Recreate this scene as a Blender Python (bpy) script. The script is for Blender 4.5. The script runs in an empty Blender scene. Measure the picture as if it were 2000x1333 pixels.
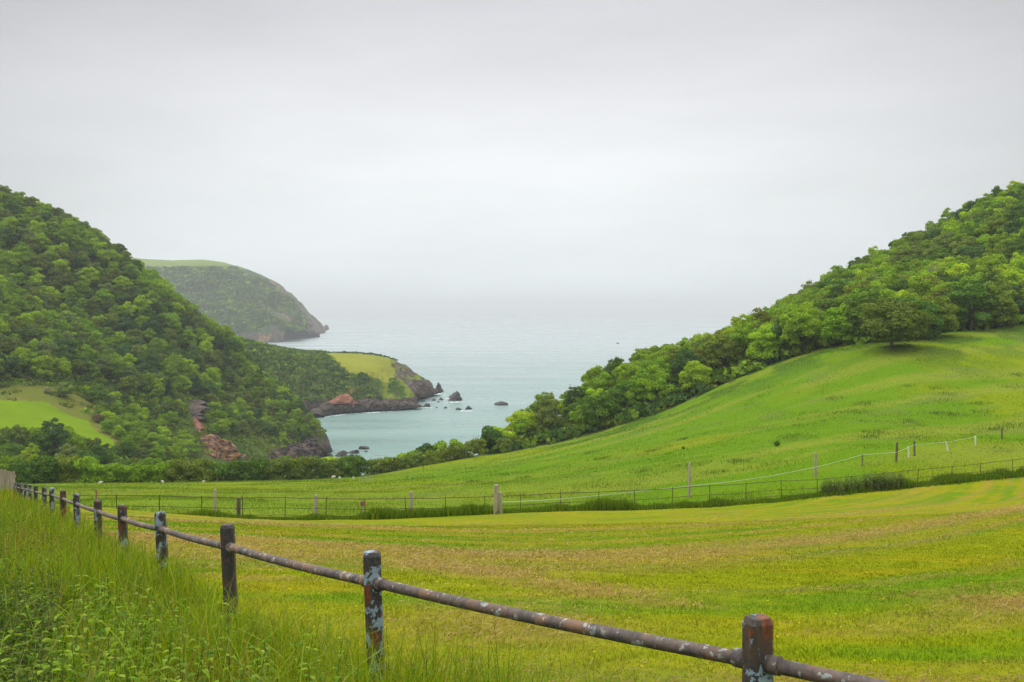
import bpy, bmesh, math, random
import numpy as np
from mathutils import Vector, Matrix, noise as mnoise

S = bpy.context.scene
COL = S.collection

# ------------------------------------------------------------------ camera, sky, sun, exposure
F = 1944.0          # focal length in photo pixels (photo 2000 wide, about a 35 mm lens)
HZ = 605.0          # photo row of the sea horizon
CZ = 60.0           # eye height above the sea
cd = bpy.data.cameras.new("camera")
cd.sensor_width = 36; cd.lens = 36 * F / 2000
cd.shift_y = -(666.5 - HZ) / 2000
cd.clip_start = 0.1; cd.clip_end = 60000
cam = bpy.data.objects.new("camera", cd); COL.objects.link(cam)
cam.location = (0, 0, CZ); cam.rotation_euler = (math.radians(90), 0, 0)
S.camera = cam

SUN_EL, SUN_AZ = math.radians(52), math.radians(-62)   # azimuth from +Y towards +X
w = bpy.data.worlds.new("World"); S.world = w; w.use_nodes = True
nt = w.node_tree; N = nt.nodes; L = nt.links; N.clear()
out = N.new("ShaderNodeOutputWorld"); bg = N.new("ShaderNodeBackground")
sky = N.new("ShaderNodeTexSky"); sky.sky_type = 'NISHITA'; sky.sun_disc = False
sky.sun_elevation = SUN_EL; sky.sun_rotation = SUN_AZ
tc = N.new("ShaderNodeTexCoord"); sep = N.new("ShaderNodeSeparateXYZ")
L.new(tc.outputs["Generated"], sep.inputs[0])
ramp = N.new("ShaderNodeValToRGB"); ramp.color_ramp.interpolation = 'B_SPLINE'
cr = ramp.color_ramp; cr.elements[0].position = 0.0; cr.elements[1].position = 1.0
K = 1.0
def stop(p, c):
    e = cr.elements.new(p); e.color = (c[0]*K/3, c[1]*K/3, c[2]*K/3, 1)
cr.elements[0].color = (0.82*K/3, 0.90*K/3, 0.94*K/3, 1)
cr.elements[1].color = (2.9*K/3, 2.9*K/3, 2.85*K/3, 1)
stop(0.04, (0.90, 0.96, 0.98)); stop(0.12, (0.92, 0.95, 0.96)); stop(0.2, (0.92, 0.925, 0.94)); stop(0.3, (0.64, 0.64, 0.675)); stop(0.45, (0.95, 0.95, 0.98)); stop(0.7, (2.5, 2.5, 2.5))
L.new(sep.outputs[2], ramp.inputs[0])
# soft cloud structure
mp = N.new("ShaderNodeMapping"); mp.inputs["Scale"].default_value = (1.0, 1.0, 4.5)
L.new(tc.outputs["Generated"], mp.inputs[0])
nz = N.new("ShaderNodeTexNoise"); nz.inputs["Scale"].default_value = 2.6; nz.inputs["Detail"].default_value = 5; nz.inputs["Roughness"].default_value = 0.55
L.new(mp.outputs[0], nz.inputs["Vector"])
mr = N.new("ShaderNodeMapRange"); mr.inputs["From Min"].default_value = 0.3; mr.inputs["From Max"].default_value = 0.7
mr.inputs["To Min"].default_value = 2.8; mr.inputs["To Max"].default_value = 3.2
L.new(nz.outputs["Fac"], mr.inputs[0])
# brighter cloud ahead, greyer to either side
dx = N.new("ShaderNodeMath"); dx.operation = 'POWER'; dx.inputs[1].default_value = 2.0
L.new(sep.outputs[0], dx.inputs[0])
side = N.new("ShaderNodeMapRange"); side.inputs["From Min"].default_value = 0.0; side.inputs["From Max"].default_value = 0.22
side.inputs["To Min"].default_value = 1.04; side.inputs["To Max"].default_value = 0.74
L.new(dx.outputs[0], side.inputs[0])
mul = N.new("ShaderNodeMath"); mul.operation = 'MULTIPLY'
L.new(mr.outputs[0], mul.inputs[0]); L.new(side.outputs[0], mul.inputs[1])
vm = N.new("ShaderNodeVectorMath"); vm.operation = 'SCALE'
L.new(ramp.outputs[0], vm.inputs[0]); L.new(mul.outputs[0], vm.inputs[3])
sc_ = N.new("ShaderNodeVectorMath"); sc_.operation = 'SCALE'; sc_.inputs[3].default_value = 0.09
L.new(sky.outputs[0], sc_.inputs[0])
mx = N.new("ShaderNodeMix"); mx.data_type = 'RGBA'; mx.inputs[0].default_value = 0.95
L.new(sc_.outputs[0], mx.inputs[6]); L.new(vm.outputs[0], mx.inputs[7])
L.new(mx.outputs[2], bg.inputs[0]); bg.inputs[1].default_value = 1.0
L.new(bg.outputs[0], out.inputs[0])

sd = bpy.data.lights.new("sun", 'SUN'); sd.energy = 1.5; sd.angle = math.radians(14); sd.color = (1.0, 0.96, 0.88)
sun = bpy.data.objects.new("sun", sd); COL.objects.link(sun)
sdir = Vector((math.sin(SUN_AZ)*math.cos(SUN_EL), math.cos(SUN_AZ)*math.cos(SUN_EL), math.sin(SUN_EL)))
sun.rotation_euler = sdir.to_track_quat('Z', 'Y').to_euler()
S.view_settings.view_transform = 'Standard'; S.view_settings.look = 'None'
S.view_settings.exposure = 0.0; S.view_settings.gamma = 1.0
S.cycles.use_denoising = True
S.cycles.max_bounces = 5; S.cycles.diffuse_bounces = 3; S.cycles.glossy_bounces = 2; S.cycles.transmission_bounces = 3
S.cycles.volume_bounces = 0; S.cycles.transparent_max_bounces = 8
S.cycles.use_adaptive_sampling = True; S.cycles.adaptive_threshold = 0.015

# ------------------------------------------------------------------ helpers
rng = np.random.default_rng(7)
def PX(px, Y): return (px - 1000.0) / F * Y
def at(px, py, Y): return (PX(px, Y), float(Y), CZ - (py - HZ) / F * Y)
def proj(X, Y, Z): return 1000 + F * X / Y, HZ + F * (CZ - Z) / Y

def _h(ix, iy, s):
    n = (ix.astype(np.int64) * 374761393 + iy.astype(np.int64) * 668265263 + s * 974634777) & 0xffffffff
    n = ((n ^ (n >> 13)) * 1274126177) & 0xffffffff
    return ((n ^ (n >> 16)) & 0xffff) / 65535.0
def vn(x, y, s=0):
    x = np.asarray(x, float); y = np.asarray(y, float)
    ix = np.floor(x); iy = np.floor(y); fx = x - ix; fy = y - iy
    fx = fx*fx*(3-2*fx); fy = fy*fy*(3-2*fy)
    a = _h(ix, iy, s); b = _h(ix+1, iy, s); c = _h(ix, iy+1, s); d = _h(ix+1, iy+1, s)
    return (a*(1-fx)+b*fx)*(1-fy) + (c*(1-fx)+d*fx)*fy
def fbm(x, y, s=0, o=4, g=0.5):
    t = 0; a = 1; n = 0
    for k in range(o):
        t = t + a*vn(x*2**k, y*2**k, s+k*17); n += a; a *= g
    return t/n                       # 0..1
def sst(a, b, x):
    t = np.clip((np.asarray(x, float)-a)/(b-a), 0, 1); return t*t*(3-2*t)

class TPS:
    def __init__(self, pts, lam=0.0, sc=100.0):
        P = np.array(pts, float); self.c = P[:, :2]/sc; self.sc = sc; n = len(P)
        K = self.u(self.c, self.c) + lam*np.eye(n)
        Q = np.hstack([np.ones((n, 1)), self.c]); A = np.block([[K, Q], [Q.T, np.zeros((3, 3))]])
        self.w = np.linalg.solve(A, np.concatenate([P[:, 2], np.zeros(3)]))
    def u(self, a, b):
        r2 = ((a[:, None, :]-b[None, :, :])**2).sum(-1); return 0.5*r2*np.log(r2+1e-12)
    def __call__(self, x, y):
        x = np.asarray(x, float); y = np.asarray(y, float); sh = np.broadcast(x, y).shape
        q = np.stack([np.broadcast_to(x, sh).ravel(), np.broadcast_to(y, sh).ravel()], 1)/self.sc
        r = np.empty(len(q)); n = len(self.c)
        for i in range(0, len(q), 40000):
            qq = q[i:i+40000]; r[i:i+40000] = self.u(qq, self.c)@self.w[:n] + self.w[n] + qq@self.w[n+1:]
        return r.reshape(sh)

def tag(o, label=None, cat=None, group=None, kind=None):
    if label: o["label"] = label
    if cat: o["category"] = cat
    if group: o["group"] = group
    if kind: o["kind"] = kind
    return o
def mk(name, V, Fc, mat, parent=None, smooth=False, col=None, mi=None):
    """one mesh object from arrays; Fc (n,k) or list of such arrays"""
    V = np.asarray(V, np.float32); Fl = Fc if isinstance(Fc, list) else [Fc]
    me = bpy.data.meshes.new(name)
    me.vertices.add(len(V)); me.vertices.foreach_set("co", V.ravel())
    lv = np.concatenate([np.asarray(f).ravel() for f in Fl]).astype(np.int32)
    cnt = np.concatenate([np.full(len(f), np.asarray(f).shape[1]) for f in Fl]).astype(np.int32)
    st = np.concatenate([[0], np.cumsum(cnt)[:-1]]).astype(np.int32)
    me.loops.add(len(lv)); me.loops.foreach_set("vertex_index", lv)
    me.polygons.add(len(cnt)); me.polygons.foreach_set("loop_start", st); me.polygons.foreach_set("loop_total", cnt)
    me.update(calc_edges=True)
    if col is not None:
        at_ = me.color_attributes.new("Col", 'FLOAT_COLOR', 'POINT')
        c = np.ones((len(V), 4), np.float32); c[:, :3] = col; at_.data.foreach_set("color", c.ravel())
    me.polygons.foreach_set("use_smooth", np.full(len(cnt), smooth))
    for m in (mat if isinstance(mat, list) else [mat]): me.materials.append(m)
    if mi is not None: me.polygons.foreach_set("material_index", np.asarray(mi, np.int32))
    o = bpy.data.objects.new(name, me); COL.objects.link(o)
    if parent: o.parent = parent
    return o
def empty(name, loc, rz=0.0):
    o = bpy.data.objects.new(name, None); o.empty_display_size = 0.3; COL.objects.link(o)
    o.location = loc; o.rotation_euler = (0, 0, rz); return o
class MB:
    def __init__(s): s.V = []; s.Q = []; s.T = []; s.n = 0
    def add(s, V, Q=None, T=None):
        V = np.asarray(V, float)
        if Q is not None and len(Q): s.Q.append(np.asarray(Q)+s.n)
        if T is not None and len(T): s.T.append(np.asarray(T)+s.n)
        s.V.append(V); s.n += len(V)
    def box(s, c, d, rz=0.0, R=None):
        v = np.array([[x, y, z] for z in (-.5, .5) for y in (-.5, .5) for x in (-.5, .5)])*np.array(d)
        if R is None: R = np.array([[math.cos(rz), -math.sin(rz), 0], [math.sin(rz), math.cos(rz), 0], [0, 0, 1]])
        v = v@np.asarray(R).T+np.array(c)
        s.add(v, [[0, 2, 3, 1], [4, 5, 7, 6], [0, 1, 5, 4], [2, 6, 7, 3], [0, 4, 6, 2], [1, 3, 7, 5]])
    def tube(s, P, r, k=8, caps=True):
        P = np.asarray(P, float); n = len(P); r = np.broadcast_to(r, (n,))
        T = np.gradient(P, axis=0); T /= np.linalg.norm(T, axis=1)[:, None]+1e-9
        up = np.array([0, 0, 1.0]) if abs(T[0][2]) < .9 else np.array([1.0, 0, 0])
        A = np.cross(T, up); A /= np.linalg.norm(A, axis=1)[:, None]+1e-9; B = np.cross(A, T)
        a = np.arange(k)*2*math.pi/k
        V = P[:, None, :]+r[:, None, None]*(np.cos(a)[None, :, None]*A[:, None, :]+np.sin(a)[None, :, None]*B[:, None, :])
        i = np.arange(n-1)[:, None]*k; j = np.arange(k)[None, :]; j2 = (j+1) % k
        Q = np.stack([i+j, i+j2, i+k+j2, i+k+j], -1).reshape(-1, 4)
        V = V.reshape(-1, 3); T3 = []
        if caps:
            V = np.vstack([V, P[0], P[-1]]); m = n*k
            T3 = [[m, (q+1) % k, q] for q in range(k)]+[[m+1, (n-1)*k+q, (n-1)*k+(q+1) % k] for q in range(k)]
        s.add(V, Q, T3)
    def build(s, name, mat, parent=None, smooth=False, **kw):
        fs = []
        if s.Q: fs.append(np.concatenate(s.Q))
        if s.T: fs.append(np.concatenate(s.T))
        return mk(name, np.concatenate(s.V), fs, mat, parent, smooth, **kw)
def inpoly(x, y, poly):
    x = np.asarray(x); y = np.asarray(y); r = np.zeros(x.shape, bool); n = len(poly)
    for i in range(n):
        x1, y1 = poly[i]; x2, y2 = poly[(i+1) % n]
        c = ((y1 > y) != (y2 > y)) & (x < (x2-x1)*(y-y1)/(y2-y1+1e-12)+x1); r ^= c
    return r

# ------------------------------------------------------------------ materials
def M(name):
    m = bpy.data.materials.new(name); m.use_nodes = True; nt = m.node_tree
    b = nt.nodes["Principled BSDF"]; return m, nt, nt.nodes, nt.links, b
def setp(b, **k):
    for a, v in k.items(): b.inputs[a.replace("_", " ")].default_value = v
def noise_n(nt, vec, scale, detail=4, rough=0.55, dist=0.0):
    n = nt.nodes.new("ShaderNodeTexNoise"); n.inputs["Scale"].default_value = scale
    n.inputs["Detail"].default_value = detail; n.inputs["Roughness"].default_value = rough; n.inputs["Distortion"].default_value = dist
    if vec: nt.links.new(vec, n.inputs["Vector"])
    return n.outputs["Fac"]
def mapv(nt, vec, sc=(1, 1, 1), rot=(0, 0, 0)):
    n = nt.nodes.new("ShaderNodeMapping"); n.inputs["Scale"].default_value = sc; n.inputs["Rotation"].default_value = rot
    nt.links.new(vec, n.inputs[0]); return n.outputs[0]
def rng_n(nt, v, a, b, c=0.0, d=1.0):
    n = nt.nodes.new("ShaderNodeMapRange"); nt.links.new(v, n.inputs[0])
    for i, q in enumerate((a, b, c, d)): n.inputs[i+1].default_value = q
    return n.outputs[0]
def mix_c(nt, f, a, b, mode='MIX'):
    n = nt.nodes.new("ShaderNodeMix"); n.data_type = 'RGBA'; n.blend_type = mode
    for i, q in ((0, f), (6, a), (7, b)):
        if isinstance(q, (int, float)): n.inputs[i].default_value = q
        elif isinstance(q, tuple): n.inputs[i].default_value = (*q, 1)
        else: nt.links.new(q, n.inputs[i])
    return n.outputs[2]
def math_n(nt, op, a, b=0.0):
    n = nt.nodes.new("ShaderNodeMath"); n.operation = op
    for i, q in ((0, a), (1, b)):
        if isinstance(q, (int, float)): n.inputs[i].default_value = q
        else: nt.links.new(q, n.inputs[i])
    return n.outputs[0]
def bump_n(nt, h, dist, stren=1.0):
    n = nt.nodes.new("ShaderNodeBump"); n.inputs["Distance"].default_value = dist; n.inputs["Strength"].default_value = stren
    nt.links.new(h, n.inputs["Height"]); return n.outputs[0]
def pos(nt):
    n = nt.nodes.new("ShaderNodeNewGeometry"); return n.outputs["Position"], n
def objc(nt): return nt.nodes.new("ShaderNodeTexCoord").outputs["Object"]
def attr(nt, name="Col"):
    n = nt.nodes.new("ShaderNodeAttribute"); n.attribute_name = name; return n.outputs["Color"]
def leafy(nt, colr, trans=0.35, rough=0.6):
    """diffuse + translucent sheet shader for leaves and blades"""
    N = nt.nodes; L = nt.links; N.remove(N["Principled BSDF"])
    d = N.new("ShaderNodeBsdfDiffuse"); t = N.new("ShaderNodeBsdfTranslucent"); g = N.new("ShaderNodeBsdfGlossy")
    g.inputs["Roughness"].default_value = rough; g.inputs["Color"].default_value = (.8, .85, .8, 1)
    tcol = mix_c(nt, 1.0, colr, (1.1, 1.2, 0.3), 'MULTIPLY')
    L.new(colr, d.inputs[0]); L.new(tcol, t.inputs[0])
    a = N.new("ShaderNodeMixShader"); a.inputs[0].default_value = trans; L.new(d.outputs[0], a.inputs[1]); L.new(t.outputs[0], a.inputs[2])
    b = N.new("ShaderNodeMixShader"); b.inputs[0].default_value = 0.012; L.new(a.outputs[0], b.inputs[1]); L.new(g.outputs[0], b.inputs[2])
    L.new(b.outputs[0], N["Material Output"].inputs[0])

def m_vleaf(name, trans=0.35):          # colour from the mesh's own per-leaf colours
    m, nt, N, L, b = M(name); leafy(nt, attr(nt), trans); return m
def m_crown(name):                       # colour from the object's colour, leaf to leaf variation
    m, nt, N, L, b = M(name)
    oi = N.new("ShaderNodeObjectInfo"); g = N.new("ShaderNodeNewGeometry")
    n1 = noise_n(nt, g.outputs["Position"], 0.45, 3)
    c = mix_c(nt, rng_n(nt, n1, .3, .7), oi.outputs["Color"], (1.14, 1.12, 0.85), 'MULTIPLY')
    v = rng_n(nt, g.outputs["Random Per Island"], 0, 1, 0.74, 1.3)
    s = N.new("ShaderNodeVectorMath"); s.operation = 'SCALE'; L.new(c, s.inputs[0]); L.new(v, s.inputs[3])
    leafy(nt, s.outputs[0], 0.3); return m
def m_simple(name, c, rough=0.8, c2=None, sc=8.0, bump=0.0, metal=0.0, spec=0.3, stretch=(1, 1, 1)):
    m, nt, N, L, b = M(name); v = mapv(nt, objc(nt), stretch)
    f = noise_n(nt, v, sc, 5)
    L.new(mix_c(nt, rng_n(nt, f, .35, .65), c, c2 or tuple(q*.6 for q in c)), b.inputs["Base Color"])
    setp(b, Roughness=rough, Metallic=metal); b.inputs["Specular IOR Level"].default_value = spec
    if bump: L.new(bump_n(nt, f, bump), b.inputs["Normal"])
    return m

MAT = {}
MAT['crown'] = m_crown("foliage")
MAT['vleaf'] = m_vleaf("leaves"); MAT['blade'] = m_vleaf("grass_blades", 0.45); MAT['hay'] = m_vleaf("dry_hay", 0.2)
MAT['bark'] = m_simple("bark", (.10, .085, .065), .95, (.045, .04, .03), 6, .02, stretch=(1, 1, .25))
MAT['timber'] = m_simple("weathered_timber", (.42, .36, .27), .9, (.24, .20, .15), 9, .004, stretch=(1, 1, .15))
MAT['darktimber'] = m_simple("dark_timber", (.16, .13, .09), .9, (.09, .07, .05), 9, .004, stretch=(1, 1, .15))
MAT['iron'] = m_simple("old_iron", (.035, .038, .03), .6, (.09, .05, .025), 14, 0, metal=.3)
MAT['white'] = m_simple("white_plastic", (.62, .66, .52), .6, (.5, .55, .4), 5)
MAT['wool'] = m_simple("wool", (.72, .68, .56), 1.0, (.5, .46, .36), 9, .02)
MAT['galv'] = m_simple("galvanised_green_metal", (.36, .44, .38), .5, (.22, .3, .24), 6, 0, metal=.3)
MAT['pink'] = m_simple("faded_red_plastic", (.36, .13, .14), .5, (.22, .07, .08), 6)
MAT['hull'] = m_simple("dark_hull", (.05, .06, .08), .5, (.03, .03, .04), 3)

def m_ground(name):      # colour comes from the vertex attribute, broken up by fine noise
    m, nt, N, L, b = M(name); P, _ = pos(nt)
    c = attr(nt)
    f1 = noise_n(nt, P, 3.2, 6, .7); f2 = noise_n(nt, P, 0.5, 4); f3 = noise_n(nt, mapv(nt, P, (1, 1, .2)), 14, 3, .7)
    c = mix_c(nt, rng_n(nt, f1, .3, .7), mix_c(nt, 1.0, c, (.72, .78, .7), 'MULTIPLY'), mix_c(nt, 1.0, c, (1.24, 1.18, 1.1), 'MULTIPLY'))
    c = mix_c(nt, rng_n(nt, f2, .35, .65, 0, .5), c, mix_c(nt, 1.0, c, (1.2, 1.08, .9), 'MULTIPLY'))
    c = mix_c(nt, rng_n(nt, f3, .55, .75, 0, .45), c, mix_c(nt, 1.0, c, (.55, .6, .6), 'MULTIPLY'))
    L.new(c, b.inputs["Base Color"]); setp(b, Roughness=1.0); b.inputs["Specular IOR Level"].default_value = 0.05
    h = math_n(nt, 'ADD', math_n(nt, 'MULTIPLY', f1, 0.6), math_n(nt, 'MULTIPLY', f3, 0.3))
    L.new(bump_n(nt, h, .12, .8), b.inputs["Normal"]); return m
MAT['ground'] = m_ground("turf")

def m_rock(name, cols, scale=.25, strata=(.5, .2, 1.0), bumpd=.6):
    m, nt, N, L, b = M(name); P, g = pos(nt)
    v = mapv(nt, P, (1, 1, 1), strata)
    f = noise_n(nt, mapv(nt, v, (.35, .35, 2.2)), scale, 8, .65, .6); f2 = noise_n(nt, P, scale*.5, 4); f3 = noise_n(nt, P, scale*6, 5, .7)
    c = mix_c(nt, rng_n(nt, f, .43, .57), cols[0], cols[1])
    c = mix_c(nt, rng_n(nt, f2, .48, .64), c, cols[2])
    c = mix_c(nt, rng_n(nt, f3, .5, .62, 0, .85), c, mix_c(nt, 1.0, c, (.25, .25, .27), 'MULTIPLY'))
    # dark tide zone, turf on the flatter ledges
    sp = N.new("ShaderNodeSeparateXYZ"); L.new(P, sp.inputs[0])
    wet = rng_n(nt, math_n(nt, 'ADD', sp.outputs[2], math_n(nt, 'MULTIPLY', f, 5.0)), 3.6, 6.4)
    c = mix_c(nt, wet, (.028, .026, .028), c)
    L.new(c, b.inputs["Base Color"]); setp(b, Roughness=.85); b.inputs["Specular IOR Level"].default_value = .3
    L.new(bump_n(nt, math_n(nt, 'ADD', f, math_n(nt, 'MULTIPLY', f3, .5)), bumpd), b.inputs["Normal"]); return m
MAT['rock'] = m_rock("grey_rock", ((.12, .098, .085), (.026, .023, .023), (.18, .12, .08)), .8)
MAT['redrock'] = m_rock("red_rock", ((.34, .11, .055), (.16, .06, .045), (.34, .18, .11)), .8)
MAT['ochrerock'] = m_rock("ochre_rock", ((.29, .15, .09), (.09, .05, .045), (.40, .24, .06)), .9)
MAT['wetrock'] = m_simple("wet_black_rock", (.05, .043, .04), .6, (.02, .018, .02), .6, .25)

def m_sea():
    m, nt, N, L, b = M("sea_water"); P, _ = pos(nt)
    sp = N.new("ShaderNodeSeparateXYZ"); L.new(P, sp.inputs[0])
    f = noise_n(nt, mapv(nt, P, (.5, 1.6, 1)), .012, 4, .5); f2 = noise_n(nt, mapv(nt, P, (.25, 1, 1)), .004, 3)
    c = mix_c(nt, rng_n(nt, f, .35, .65), (.115, .215, .19), (.165, .27, .245))
    # greener near the cove; paler offshore, reflected sky painted into the base colour
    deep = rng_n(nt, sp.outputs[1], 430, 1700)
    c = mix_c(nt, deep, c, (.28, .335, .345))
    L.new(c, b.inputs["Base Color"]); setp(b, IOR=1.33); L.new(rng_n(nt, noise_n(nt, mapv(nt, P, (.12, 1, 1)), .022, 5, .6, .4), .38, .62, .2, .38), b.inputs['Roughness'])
    sc = N.new("ShaderNodeMapping"); L.new(P, sc.inputs[0]); sc.inputs["Scale"].default_value = (.45, 1, 1)
    w1 = noise_n(nt, sc.outputs[0], .35, 6, .6, .3); w2 = noise_n(nt, sc.outputs[0], .05, 3)
    L.new(bump_n(nt, math_n(nt, 'ADD', w1, math_n(nt, 'MULTIPLY', w2, 2.0)), 1.1, .8), b.inputs["Normal"])
    return m
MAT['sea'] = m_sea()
MAT['foam'] = m_simple("foam", (.78, .84, .82), .9, (.5, .62, .6), .8)

def m_paintpost():
    m, nt, N, L, b = M("peeling_post_paint"); o = objc(nt)
    oi = N.new("ShaderNodeObjectInfo"); sc = N.new("ShaderNodeSeparateColor"); L.new(oi.outputs["Color"], sc.inputs[0])
    off = N.new("ShaderNodeVectorMath"); off.operation = 'ADD'; L.new(o, off.inputs[0])
    cx = N.new("ShaderNodeCombineXYZ"); r10 = math_n(nt, 'MULTIPLY', oi.outputs["Random"], 23.0)
    for i in range(3): L.new(r10, cx.inputs[i])
    L.new(cx.outputs[0], off.inputs[1]); v = off.outputs[0]
    f = noise_n(nt, mapv(nt, v, (1, 1, .75)), 13, 6, .62, .4); fr = noise_n(nt, v, 8, 5, .6); fd = noise_n(nt, v, 45, 4, .7)
    base = mix_c(nt, rng_n(nt, fd, .4, .6), (.022, .022, .026), (.055, .045, .036))
    base = mix_c(nt, rng_n(nt, fr, .5, .6, 0, .7), base, (.085, .05, .026))
    pale = mix_c(nt, rng_n(nt, fd, .35, .7), (.27, .36, .43), (.17, .23, .28))
    # object colour: red = how much pale paint is left, green = how much rust
    thr = math_n(nt, 'SUBTRACT', 1.0, sc.outputs[0])
    pm = rng_n(nt, math_n(nt, 'SUBTRACT', f, thr), 0.0, 0.02)
    c = mix_c(nt, pm, base, pale)
    thr2 = math_n(nt, 'SUBTRACT', 1.0, sc.outputs[1])
    f4 = noise_n(nt, mapv(nt, v, (1, 1, .6)), 9.5, 4, .6)
    rm = rng_n(nt, math_n(nt, 'SUBTRACT', f4, thr2), 0.0, 0.04)
    c = mix_c(nt, rm, c, mix_c(nt, rng_n(nt, fd, .4, .6), (.19, .06, .02), (.10, .028, .012)))
    L.new(c, b.inputs["Base Color"]); setp(b, Roughness=.65)
    L.new(bump_n(nt, math_n(nt, 'ADD', math_n(nt, 'MULTIPLY', pm, .3), math_n(nt, 'MULTIPLY', fd, .6)), .004), b.inputs["Normal"]); return m
MAT['post'] = m_paintpost()
def m_rail():
    m, nt, N, L, b = M("rusty_pipe"); P, _ = pos(nt)
    f = noise_n(nt, P, 14, 7, .68); f2 = noise_n(nt, P, 5, 4); fd = noise_n(nt, P, 60, 4, .7); f5 = noise_n(nt, P, 24, 5, .6)
    c = mix_c(nt, rng_n(nt, f, .38, .6), (.125, .088, .07), (.05, .045, .044))
    c = mix_c(nt, rng_n(nt, f2, .5, .62, 0, .7), c, (.21, .11, .06))
    msk = math_n(nt, 'MULTIPLY', rng_n(nt, f5, .575, .615), rng_n(nt, f2, .36, .52))
    c = mix_c(nt, msk, c, (.28, .31, .30))
    c = mix_c(nt, rng_n(nt, fd, .62, .7, 0, .8), c, (.05, .04, .04))
    L.new(c, b.inputs["Base Color"]); setp(b, Roughness=.75); L.new(bump_n(nt, fd, .003), b.inputs["Normal"]); return m
MAT['rail'] = m_rail()

# ------------------------------------------------------------------ near terrain: heights
POSTS = [(1480, 1205, 3.8), (725, 1078, 5.6), (443, 1025, 7.7), (312, 1000, 10), (238, 987, 12.4), (191, 977, 14.9), (149, 965, 17.5),
         (123, 958, 20.2), (101, 952.5, 23), (86, 951.5, 25.7), (70, 949.5, 28.5), (59, 947, 31.3), (50, 946, 34.1), (42, 945, 37), (35, 944.5, 40), (29, 943.5, 43)]
PT = [at(*p) for p in POSTS]                       # post tops
PT = [(PT[0][0]+(PT[0][0]-PT[1][0])*1.0, PT[0][1]-1.75, PT[0][2]+.19)] + PT
IF_D = lambda px: np.interp(px, [-200, 228, 713, 1050, 1420, 1690, 1980, 2300], [49, 50, 52, 55, 59, 63, 69, 76])
IF_P = [(150, 967.5), (228, 967), (311, 968), (394, 970), (474, 972), (557, 971.5), (637, 973), (713, 974), (792, 973), (870, 972), (947, 970), (1017, 967), (1095, 962),
        (1170, 960), (1240, 958), (1313, 953), (1386, 948.5), (1457, 944), (1526, 939), (1596, 936), (1663, 930), (1727, 923.5), (1793, 917), (1859, 911), (1915, 905), (1978, 898), (2045, 891), (2115, 884), (2185, 877), (2258, 869), (2335, 861)]
G = []
def g(px, py, D, dz=0): x, y, z = at(px, py, D); G.append((x, y, z+dz))
def gz(px, D, z): G.append((PX(px, D), D, z))
for i, (x, y, z) in enumerate(PT): G.append((x, y, z-.86)); G.append((x-1.6-.03*y, y-.8, z-.72))
G += [(-14, 6, 58.6), (-22, 15, 58.0), (-35, 30, 56), (-8, -8, 59.6), (0, -6, 59.0), (0, 0, 58.35), (12, -6, 59), (20, 3, 58.6), (-45, 50, 52), (40, 10, 58), (60, 30, 56)]
G += [(3.6, 7, 57.4), (6, 12, 56.6), (0, 20, 55.15), (0, 35, 52.45), (12, 20, 55.3), (20, 36, 52.9), (-9, 35, 52.5), (-14, 42, 51.3), (10, 50, 49.9)]
for px, py in IF_P[::3]: D = float(IF_D(px)); g(px, py, D, -1.08)
g(-150, 967, 49, -1.2); g(-300, 967, 60, -2)
for p in [(0, 990, 62), (300, 984, 60), (700, 1001, 62), (1000, 988, 66), (300, 966, 80), (700, 975, 80)]: g(*p)
for p in [(920, 893, 190), (1000, 880, 200), (1120, 858, 197), (1220, 828, 195), (1300, 802, 193), (1400, 757, 191), (1500, 717, 190), (1600, 680, 189), (1640, 662, 190), (1740, 656, 190), (1740, 684, 163), (1850, 650, 186), (2000, 637, 190), (2200, 620, 195), (2500, 600, 195),
          (400, 957, 100), (700, 951, 110), (1000, 937, 110), (1000, 906, 150), (1300, 902, 100), (1300, 852, 140), (1600, 832, 110), (1600, 756, 150), (2000, 832, 100), (2000, 724, 150), (1850, 872, 80), (2300, 800, 100), (100, 960, 90), (-150, 955, 90),
          (100, 946, 140), (-150, 946, 140), (400, 943, 160), (700, 932, 170), (600, 937, 165), (800, 917, 175)]: g(*p)
for p in [(1000, 800, 225, -7), (1210, 707, 250, -9.5), (1300, 690, 260, -12), (1400, 647, 270, -12), (1450, 625, 278, -11), (1500, 597, 285, -9), (1600, 547, 295, -9), (1700, 493, 300, -9.5), (1850, 414, 310, -9.5), (2000, 358, 320, -9.5), (2200, 290, 330, -7), (2600, 240, 340, -7)]: g(*p)
for px, D, z in [(1000, 330, -4), (1300, 400, -4), (1700, 460, 20), (2100, 480, 60), (2500, 480, 70), (700, 225, 17), (800, 235, 16), (900, 240, 17), (700, 300, 0), (800, 300, 1), (900, 300, 2), (1000, 420, -6), (1500, 520, -6), (2000, 600, -6),
                 (100, 190, 28), (300, 200, 25), (-150, 190, 29), (500, 230, 15), (600, 265, 6), (650, 330, -4), (700, 380, -6), (760, 420, -6), (900, 400, -6)]: gz(px, D, z)
for p in [(0, 870, 240), (0, 750, 300), (225, 860, 270), (120, 760, 310), (0, 560, 360, -6), (-200, 480, 370, -6), (0, 376, 430, -8.5), (-250, 290, 430, -8), (160, 438, 435, -8.5), (290, 525, 445, -8.5), (400, 614, 450, -8), (480, 672, 450, -7.5), (560, 763, 425, -5),
          (600, 808, 415, -4), (620, 850, 410, -1), (400, 900, 330), (500, 905, 355), (450, 850, 365), (300, 860, 310), (300, 700, 375, -5), (430, 760, 400, -5), (500, 800, 400, -4), (150, 620, 385, -6), (300, 600, 412, -6), (540, 850, 388)]: g(*p)
for px, D, z in [(0, 560, 72), (-250, 560, 80), (300, 560, 40), (480, 560, 16), (600, 520, -6), (650, 450, -6), (640, 400, -5), (690, 460, -6)]: gz(px, D, z)
HT = TPS(G, lam=1e-4)
CLIFF_H = 7.0
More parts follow.
